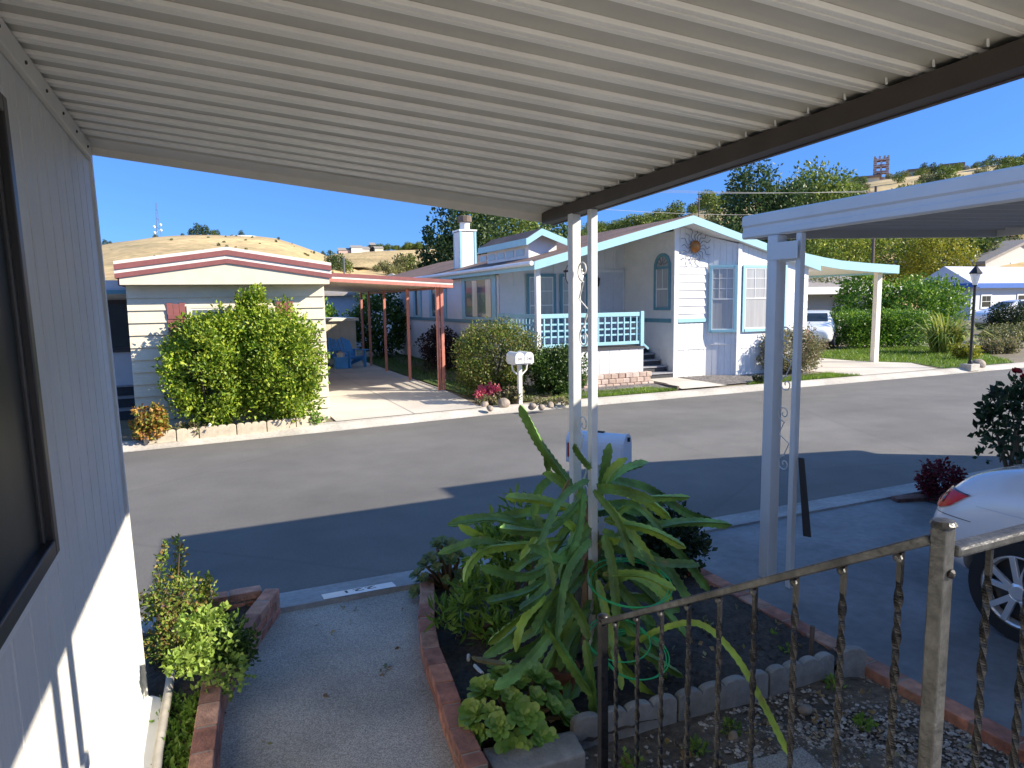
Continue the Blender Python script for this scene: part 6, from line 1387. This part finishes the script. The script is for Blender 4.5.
# lamp post
LP = thing('lamp_post', 'black lamp post with white lantern on a concrete block at the far kerb', 'lamp post', (20.0, 12.75, .05)); x, y = 20.0, 12.78
MB().box(x-.2, x+.2, y-.16, y+.16, .03, .22).build('base_block', 'kerb', LP, bevel=.015)
MB().lathe([(.07, .22), (.055, .3), (.04, .34), (.036, 2.42), (.05, 2.44), (.05, 2.47), (.02, 2.5)], (x, y, 0), 12).build('pole', 'black_iron', LP)
hd = MB().lathe([(.06, 2.47), (.145, 2.78), (.06, 2.79)], (x, y, 0), 8).build('lantern_glass', 'lamp_glass', LP); MB().lathe([(.165, 2.78), (.17, 2.80), (.05, 2.97), (.02, 2.99), (.03, 3.02), (.005, 3.05)], (x, y, 0), 8).build('lantern_cap', 'black_iron', LP)
mb = MB(); mb.bar((x-.2, y, 2.4), (x+.2, y, 2.4), .02, .02); mb.build('ladder_bar', 'black_iron', LP)
rock('rock', 'pale rounded rock beside the foot of the lamp post', (20.6, 12.95, .08), (.2, .15, .14), seed=40)
bush('verge_plant', 'low brown-green verge shrubs right of the lamp post', 'plant', (26.0, 15.6, .1), (1.0, .5, .2), 'lf_grey', n=2600, size=.09, clumps=30, cr=.2, seed=79, stems=0)
bush('verge_plant', 'yellow-green plant at the foot of the flax', 'plant', (22.6, 14.6, .1), (.45, .35, .2), 'lf_yellow', n=1500, size=.08, clumps=20, cr=.16, seed=80, stems=0)
bush('verge_plant', 'wide dusty lilac-brown ground shrub behind the verge, below the dark round bush', 'plant', (33, 19.2, .1), (2.6, 1.0, .28), 'lf_olive', n=3600, size=.11, clumps=40, cr=.3, seed=82, stems=0)
bush('dark_round_bush', 'dark round bush in front of the white off-road car', 'bush', (37.8, 22.2, .1), (1.25, 1.0, .72), 'lf_dark', n=5000, size=.11, clumps=50, cr=.4, seed=81, flat=-1)
c2 = make_car(HATCH, 'white hatchback parked behind the hedge under the aqua carport', detail=False); c2.location = (25.2, 22.9, .1); c2.rotation_euler = (0, 0, R(-53))
c3 = make_car(SUV, 'white off-road car with red tail lamps in front of the blue-edged house', detail=False); c3.location = (46.6, 25.4, .1); c3.rotation_euler = (0, 0, R(-105))

# ================================================================== HOUSES BEYOND
BL = thing('blue_edged_house', 'pale house with shiny lilac roof and blue fascia at the right', 'house', (66, 41, .1))
def boxhouse(t, x0, x1, y0, y1, h, wall, roof, fascia, ov=.6, rise=1.2):
    MB().box(x0, x1, y0, y1, -.1, h).build('wall', wall, t); MB().box(x0-ov, x1+ov, y0-ov, y0-ov+.12, h-.05, h+.35).build('fascia', fascia, t); MB().box(x0-ov-.12, x0-ov, y0-ov, y1+ov, h-.05, h+.35).build('fascia', fascia, t)
    ym = (y0+y1)/2; mb = MB(); mb.prism([(x0-ov, y0-ov+.13, h), (x0-ov, y0-ov+.13, h+.33), (x0-ov, ym, h+.33+rise), (x0-ov, y1+ov, h+.33), (x0-ov, y1+ov, h)], (x1-x0+2*ov, 0, 0)); mb.build('roof', roof, t)
boxhouse(BL, 57.5, 79, 37, 41, 2.75, 'pale_wall', 'lilac_roof', 'blue_fascia', rise=1.5)
for a, b in ((53.2, 54.6), (58, 61.5), (64, 66)): window(BL, frY(37), a+5.5, b+5.5, 1.0, 2.2, 'white_paint', cw=.12, cols=2, rows=1, glass='glass_dark')
window(BL, frXm(57.5), 38.3, 39.6, 1.0, 2.2, 'white_paint', cw=.12, cols=2, rows=1, glass='glass_dark')
GH = thing('grey_house', 'shaded grey house with white porch posts behind the aqua carport', 'house', (27, 30, .1)); boxhouse(GH, 23.5, 37, 30, 38, 2.4, 'grey_wall', 'roof_grey', 'white_paint', ov=1.3, rise=1.0)
for x in (25.0, 27.5, 30.0): MB().box(x, x+.22, 28.8, 29.02, .1, 2.4).build('post', 'white_paint', GH)
window(GH, frY(30), 28.2, 29.4, 1.0, 2.0, 'white_paint', cw=.1, cols=2, rows=1, glass='glass_dark'); MB().box(23.5, 37, 28.7, 28.8, .1, .9).build('low_wall', 'white_paint', GH)
H3 = thing('hill_house', 'tan gabled house above the blue-edged house', 'house', (108, 62, 2)); MB().prism([(99, 62, -1), (116, 62, -1), (116, 62, 6.6), (107.5, 62, 9.4), (99, 62, 6.6)], (0, 14, 0)).build('wall', 'grey_wall', H3)
mb = MB(); mb.prism([(97.8, 61.3, 6.3), (107.5, 61.3, 9.5), (107.5, 61.3, 9.9), (97.8, 61.3, 6.7)], (0, 15.5, 0)); mb.prism([(117.2, 61.3, 6.3), (107.5, 61.3, 9.5), (107.5, 61.3, 9.9), (117.2, 61.3, 6.7)], (0, 15.5, 0)); mb.build('roof', 'roof_grey', H3)
window(H3, frY(62), 104.5, 106, 5.0, 6.6, 'white_paint', cw=.15, cols=2, rows=1, glass='glass_dark')
GR = thing('small_roofed_house', 'small house with pale pointed roof seen over the red carport', 'house', (20, 90, .0)); 
p_ = onY(399, 238+30, 70); MB().box(p_.x-2.2, p_.x+2.2, 70, 76, -.5, 3.7).build('wall', 'pale_wall', GR); MB().lathe([(3.4, 3.7), (.1, 5.4)], (p_.x, 73, 0), 4).build('roof', 'scallop', GR)

# ================================================================== HILLS
prof = [(-700, 300), (-300, 285), (-60, 262), (60, 254), (100, 248), (130, 243), (160, 239), (200, 237), (260, 238), (285, 241), (310, 250), (335, 260), (355, 270), (420, 276), (470, 268), (540, 252), (600, 238), (650, 228), (700, 213), (760, 204), (820, 198), (870, 184), (940, 176), (1000, 168), (1100, 160), (1400, 170), (2200, 240), (3400, 300)]
prof2 = [(-700, 300), (200, 285), (300, 262), (340, 254), (390, 251), (430, 250), (480, 248), (600, 250), (900, 270), (3400, 300)]
def interp(T, x):
    if x <= T[0][0]: return T[0][1]
    for (a, b), (c, d) in zip(T, T[1:]):
        if x <= c: t = (x-a)/(c-a); t = t*t*(3-2*t)*.5+t*.5; return b+(d-b)*t
    return T[-1][1]
def hill_dir(px): d = ray(px, 300); return V3((d.x, d.y, 0)).normalized()
def elev(px, py): d = ray(px, py); return d.z/math.hypot(d.x, d.y)
R1, R2 = 300., 620.; sst = lambda t: (lambda q: q*q*(3-2*q))(min(1, max(0, t)))
def hz(px, r):
    h1 = max(0, elev(px, interp(prof, px)))*R1+2.2; h2 = max(0, elev(px, interp(prof2, px)))*R2+2.2
    q = r
    if r <= R1: return h1*(.75*sst((r-75)/(R1-75))+.25*max(0, (r-75)/(R1-75)))
    t = (r-R1)/(R2-R1)
    if r <= R2: return max(h1*(1-.9*sst(t*1.6)), h2*sst((t-.25)/.75))-.0
    return h2*(1-.3*sst((r-R2)/400))
def hp(px, r): d = hill_dir(px)*r; return V3((d.x, d.y, hz(px, r)))
pxs = [-700+i*20 for i in range(0, 60)]+[500+i*20 for i in range(0, 60)]+[1700+i*60 for i in range(28)]; rs = [70, 90, 110, 135, 160, 185, 210, 235, 260, 280, 292, 300, 308, 325, 360, 400, 450, 500, 550, 590, 612, 622, 660, 760, 1000]
mb = MB(); k = len(rs); rg = random.Random(12)
mb.add([hp(x, r)+V3((0, 0, (-.6 if r == 70 else 0)+rg.uniform(-.2, .2)*(r > 90)*(r < 290))) for x in pxs for r in rs], [(i*k+j, (i+1)*k+j, (i+1)*k+j+1, i*k+j+1) for i in range(len(pxs)-1) for j in range(k-1)])
kind(mb.build('hills', 'hill_grass', smooth=True, fix=False), 'structure')
# track on the far hill
mb = MB(); tr = [onY(x, y, 1) for x, y in []]
# radio mast
mp = hp(163, 298); RM = thing('radio_mast', 'thin lattice radio mast with dishes on the left hilltop', 'mast', mp); mb = MB(); hh = elev(163, 203)*298+2.2-mp.z
for i in range(3):
    a = i*2.094; mb.tube([mp+V3((1.1*math.cos(a), 1.1*math.sin(a), -1)), mp+V3((.12*math.cos(a), .12*math.sin(a), hh))], .10, 4)
for j in range(12):
    z = hh*j/12; q = 1.1+(.12-1.1)*j/12; a = j*2.094
    mb.tube([mp+V3((q*math.cos(a), q*math.sin(a), z)), mp+V3((q*.9*math.cos(a+2.094), q*.9*math.sin(a+2.094), z+hh/12))], .07, 4)
mb.build('lattice', 'wire_metal', RM); mb = MB()
for dz_, s in ((2, -1), (3, 1), (4.2, -1), (5, 1)): mb.lathe([(.1, -.3), (.5, 0), (.5, .1)], mp+V3((s*1.1, -1, dz_)), 12, 'y')
mb.build('dish', 'white_metal', RM)
tk = hp(248, 299); mb = MB().lathe([(6, 0), (6, 1.2), (5, 1.5), (.2, 1.8)], (tk.x, tk.y, tk.z-1), 24); tag(mb.build('water_tank', 'cream_white', None), 'low white tank on the crest of the left hill', 'tank')
# trees on the hills: three kinds, copied
def proto(kind_, lab, m, rad, h, cl=26, n=900, sz=.55, seed=1): return tree(kind_, lab, (0, 0, 0), h, h*.3, rad, m, n=n, size=sz, clumps=cl, cr=rad[0]*.4, seed=seed, limbs=4, group='trees scattered over the far hills')
pr = [proto('hill_tree', 'green bushy tree on the far hillside, one of many alike', 'lf_tree', (2.6, 2.6, 2.3), 5.5, seed=1), proto('hill_tree', 'dark rounded tree on the far hillside, one of many alike', 'lf_pine', (2.2, 2.2, 2.6), 6, seed=2), proto('hill_tree', 'dusty olive-green tree on the far hillside, one of many alike', 'lf_olive', (2.4, 2.4, 1.9), 4.6, seed=3)]
rg = random.Random(21); used = [0, 0, 0]
def plant(px, r, k, sc):
    p_ = hp(px, r)-V3((0, 0, .4))
    if not used[k]:
        used[k] = 1; pr[k].location = p_; pr[k].scale = (sc,)*3
        return
    dup(pr[k], p_, rg.uniform(0, 6.28), scale=(sc*rg.uniform(.9, 1.1), sc*rg.uniform(.9, 1.1), sc))
for px, k, sc in ((196, 1, .55), (203, 1, .85), (210, 1, .75), (217, 0, .55), (221, 1, .5), (110, 1, .45), (115, 1, .3), (160, 0, .35), (187, 1, .3), (236, 2, .3), (245, 1, .5)): plant(px, 299, k, sc)
for i in range(48): plant(rg.uniform(372, 440), rg.uniform(606, 640), rg.choice((0, 0, 2)), rg.uniform(.7, 1.25))
for px in (302, 312, 320, 325, 332, 345, 353, 358): plant(px, 600, 1, rg.uniform(.5, .9))
for px, r, k, sc in ((352, 420, 1, .9), (354, 430, 0, .7), (340, 200, 1, .8), (333, 195, 1, .8), (347, 205, 0, .8), (386, 260, 2, .9), (404, 260, 2, 1.55), (411, 262, 0, 1.35), (399, 240, 2, .8), (420, 260, 2, 1.0), (392, 230, 2, .8), (424, 240, 2, 1.1), (378, 250, 2, .6)): plant(px, r, k, sc)
for i in range(40): px = rg.uniform(585, 745); plant(px, rg.uniform(200, 297), rg.choice((0, 0, 0, 2)), rg.uniform(.6, 1.25))
for i in range(22): px = rg.uniform(890, 1080); plant(px, rg.uniform(150, 240), rg.choice((0, 2, 2, 0)), rg.uniform(.5, .9))
for i in range(70): px = rg.uniform(780, 1060); plant(px, rg.uniform(120, 225 if px > 840 else 260), rg.choice((0, 2, 1, 0)), rg.uniform(.6, 1.05))
for px in (884, 890, 896, 902, 910, 925, 934, 941, 950, 958, 966, 857, 851, 846): plant(px, rg.uniform(285, 296), rg.choice((0, 2, 0)), rg.uniform(.3, .6))
for i in range(60):
    px = rg.uniform(760, 1060)
    if not 862 < px < 890: plant(px, rg.uniform(225, 292), rg.choice((0, 0, 2, 1)), rg.uniform(.35, .7))
for i in range(46): plant(rg.uniform(95, 335), rg.uniform(180, 296), rg.choice((2, 2, 1)), rg.uniform(.07, .2))
# houses on the crest
for i, (px, r, w_, h, m, lab) in enumerate([(346, 600, 10, 4, 'brick_tower', 'red-brown house on the ridge between the two hills'), (358, 600, 9, 5.5, 'cream_white', 'cream block of flats on the ridge left of the tree line'), (367, 605, 6, 4, 'grey_wall', 'small grey house on the ridge'), (380, 606, 7, 3.5, 'cream', 'tan house among the ridge trees'), (374, 610, 4, 7, 'step_dark', 'dark narrow house on the ridge beside the tan house'), (598, 292, 9, 4, 'pale_wall', 'pale hillside house just above the brown roof')]):
    p_ = hp(px, r)+V3((0, 0, -2)); t = thing('ridge_house', lab, 'house', p_); MB().box(p_.x-w_/2, p_.x+w_/2, p_.y-4, p_.y+4, p_.z-2, p_.z+h).build('wall', m, t); MB().prism([(p_.x-w_/2-.5, p_.y-4.5, p_.z+h), (p_.x+w_/2+.5, p_.y-4.5, p_.z+h), (p_.x+w_/2+.5, p_.y, p_.z+h+2), (p_.x-w_/2-.5, p_.y, p_.z+h+2)], (0, .3, .3)).build('roof', 'roof_grey', t)
M['block_plain'] = mat('tile_roof', (.34, .22, .16), rough=.9, var=.2, scale=2)
# tower and terraces on the right hill
tp = hp(875, 297); TT = thing('brick_tower', 'red-brown open-topped tower on the right hilltop', 'tower', tp); d = hill_dir(875); sv = V3((d.y, -d.x, 0)); hh = elev(875, 159)*297+2.2-tp.z; mb = MB(); fr = (tp, sv, -d)
for a0, a1, z0, z1 in ((-2.6, -1.5, -3, hh), (1.5, 2.6, -3, hh), (-1.49, 1.49, -3, hh*.2), (-1.49, 1.49, hh*.36, hh*.46), (-1.49, 1.49, hh*.62, hh*.72), (-1.49, 1.49, hh*.88, hh*.95), (-.3, .3, hh*.21, hh*.87)): mb.pbox(fr, a0, a1, z0, z1, -2, 2)
mb.build('wall', 'brick_tower', TT)
mb = MB()
for a in (-2.2, -.6, 1.0, 2.2): mb.pbox(fr, a-.35, a+.35, hh+.02, hh+.9, -.4, .4)
mb.build('parapet', 'scallop_cream', TT)
for i, (px, w_, h, lab) in enumerate([(862, 8, 2.6, 'long low house to the left of the hilltop tower'), (918, 10, 2.6, 'long low house right of the hilltop tower'), (945, 6, 3.2, 'small house at the right end of the crest')]):
    p_ = hp(px, 298); t = thing('ridge_house', lab, 'house', p_); d = hill_dir(px); fr = (p_, V3((d.y, -d.x, 0)), -d); MB().pbox(fr, -w_/2, w_/2, -3, h*.7, -4, 4).build('wall', 'cream', t); MB().pbox(fr, -w_/2-.6, w_/2+.6, h*.7+.01, h, -4.6, 4.6).build('roof', 'block_plain', t)

# ================================================================== TREES BEHIND THE WHITE HOUSE
def T(px, py, Y, label, m, rad, h, n, sz, seed, nm='tree', cl=55, cr=None, flat=-.8, trunk='bark'):
    p_ = onY(px, py, Y); return tree(nm, label, (p_.x, Y, 0), h, h*.3, rad, m, n=n, size=sz, clumps=cl, cr=cr, seed=seed, flat=flat, trunk=trunk)
T(438, 260, 40, 'dark small-crowned tree left of the white chimney', 'lf_pine', (1.15, 1.1, 2.3), 6.6, 2600, .22, 91, 'pine_tree', cl=24)
T(470, 240, 38, 'tall dark green tree behind the white chimney', 'lf_pine', (2.0, 2.0, 3.4), 8.9, 5200, .24, 92, 'pine_tree')
T(500, 240, 40, 'broad yellow-tinged tree behind the porch dormer', 'lf_tree', (3.0, 2.5, 3.0), 8.6, 6000, .24, 93)
T(540, 240, 42, 'dark tree behind the awning corner and dormer', 'lf_pine', (2.6, 2.3, 2.8), 8.0, 4800, .24, 94)
T(572, 240, 42, 'lighter green tree behind the white double post', 'lf_tree', (2.0, 2.0, 2.4), 7.0, 3600, .24, 95)
T(752, 200, 75, 'tall dark pine standing left of the broad hillside tree', 'lf_pine', (4.3, 3.6, 8.5), 20.3, 7500, .5, 96, 'pine_tree', cl=80, cr=1.6)
T(730, 230, 74, 'dark lower tree at the left foot of the tall pine', 'lf_pine', (4.2, 3.5, 5.0), 12.5, 4200, .5, 97, 'pine_tree', cr=1.6)
T(812, 190, 78, 'broad green tree crowning the slope right of the tall pine', 'lf_tree', (6.6, 5, 7.4), 21.5, 9500, .5, 98, cl=90, cr=2.0)
T(785, 210, 74, 'dark tree filling the gap between pine and broad tree', 'lf_pine', (4.6, 4, 6.6), 18.0, 5600, .5, 99, 'pine_tree', cr=1.7)
T(845, 215, 78, 'dark green tree at the right edge of the hillside grove', 'lf_tree', (4.5, 4, 6.0), 16.2, 5600, .5, 100, cr=1.6)
T(842, 250, 55, 'tall yellow-green tree seen under the blue carport roof', 'lf_yg', (5.4, 3.5, 4.2), 10.2, 5600, .34, 101, cr=1.3)
T(905, 250, 56, 'dark green broad tree behind the yellow tree', 'lf_yg', (5.6, 3.5, 4.4), 11.2, 6500, .34, 102, cr=1.3)
T(938, 250, 50, 'yellow-leaved tree above the blue-edged house', 'lf_yellow', (3.6, 2.8, 3.0), 9.2, 5200, .28, 103, cr=1.0)
T(826, 330, 31, 'small bare-stemmed tree in front of the shaded grey house', 'lf_olive', (1.7, 1.5, 1.1), 3.6, 1700, .16, 104, trunk='bark_pale', cr=.5)
bush('arching_shrub', 'large arching bright green shrub behind the hedge', 'bush', (33.2, 24.0, .1), (2.5, 1.6, 1.45), 'lf_hedge', n=8000, size=.16, clumps=60, cr=.6, seed=105, flat=-1)
bush('arching_shrub', 'upright bright green shrub rising behind the arching one', 'bush', (31.0, 25.6, .1), (1.2, 1.1, 1.75), 'lf_hedge', n=4000, size=.16, clumps=40, cr=.45, seed=106, flat=-1)
T(1010, 250, 70, 'dark tree beside the tan gabled house at the right edge', 'lf_pine', (3.5, 3, 3.4), 10.5, 3600, .4, 107, cr=1.2)
T(985, 240, 66, 'olive tree between the yellow tree and the tan gabled house', 'lf_olive', (2.6, 2.4, 2.4), 9.6, 2600, .4, 108, cr=1.0)
# poles and wires
def pole(px, ptop, Y, label, r=.13, arm=1.2):
    p_ = onY(px, ptop, Y); t = thing('utility_pole', label, 'utility pole', (p_.x, Y, 0)); MB().tube([(p_.x, Y, -.5), (p_.x, Y, p_.z)], [r, r*.7], 8).build('pole', 'pole', t); MB().box(p_.x-arm, p_.x+arm, Y-.06, Y+.06, p_.z-.7, p_.z-.55).build('crossarm', 'pole', t); return V3((p_.x, Y, p_.z-.55))
q1 = pole(876, 186, 48, 'utility pole rising behind the aqua carport roof', .17); q2 = pole(699, 195, 90, 'thin dark utility pole on the slope above the aqua gable', .14, .5); q3 = V3((-30, 70, 12))
mb = MB()
for dx in (-1, 0, 1):
    a = q1+V3((dx, 0, .05)); b = V3((20, 52, q1.z-.4))+V3((dx*.4, 0, .2*dx)); pts = [a.lerp(b, i/12)-V3((0, 0, .5*math.sin(math.pi*i/12))) for i in range(13)]; mb.tube(pts, .014, 4)
tag(mb.build('power_lines', 'wire_metal', None), 'thin power lines strung across the hillside grove', 'power lines')
mb = MB(); a = q1+V3((0, 0, -1.6)); b = V3((24, 46, q1.z-3.0)); mb.tube([a.lerp(b, i/8)-V3((0, 0, .6*math.sin(math.pi*i/8))) for i in range(9)], .016, 4); tag(mb.build('phone_cable', 'wire_metal', None), 'sagging phone cable below the power lines', 'cable')
pl = onY(344, 268, 60); t = thing('utility_pole', 'thin pale pole between the cream house gable and the far hill road', 'utility pole', (pl.x, 60, 0)); MB().tube([(pl.x, 60, -.3), (pl.x, 60, 6.2)], [.1, .07], 6).build('pole', 'wire_metal', t)
# the lane on the far hill
mb = MB(); pts = [hp(352, 250), hp(357, 280), hp(362, 300), hp(368, 330), hp(366, 370), hp(358, 400)]
vs = []
for i, p_ in enumerate(pts): dd = (pts[min(i+1, 5)]-pts[max(i-1, 0)]); dd.z = 0; dd.normalize(); s = V3((dd.y, -dd.x, 0))*4.5; vs += [p_-s+V3((0, 0, .7)), p_+s+V3((0, 0, .7))]
kind(mb.add(vs, [(2*i, 2*i+1, 2*i+3, 2*i+2) for i in range(5)]).build('hill_road', 'gutter', fix=False), 'structure')
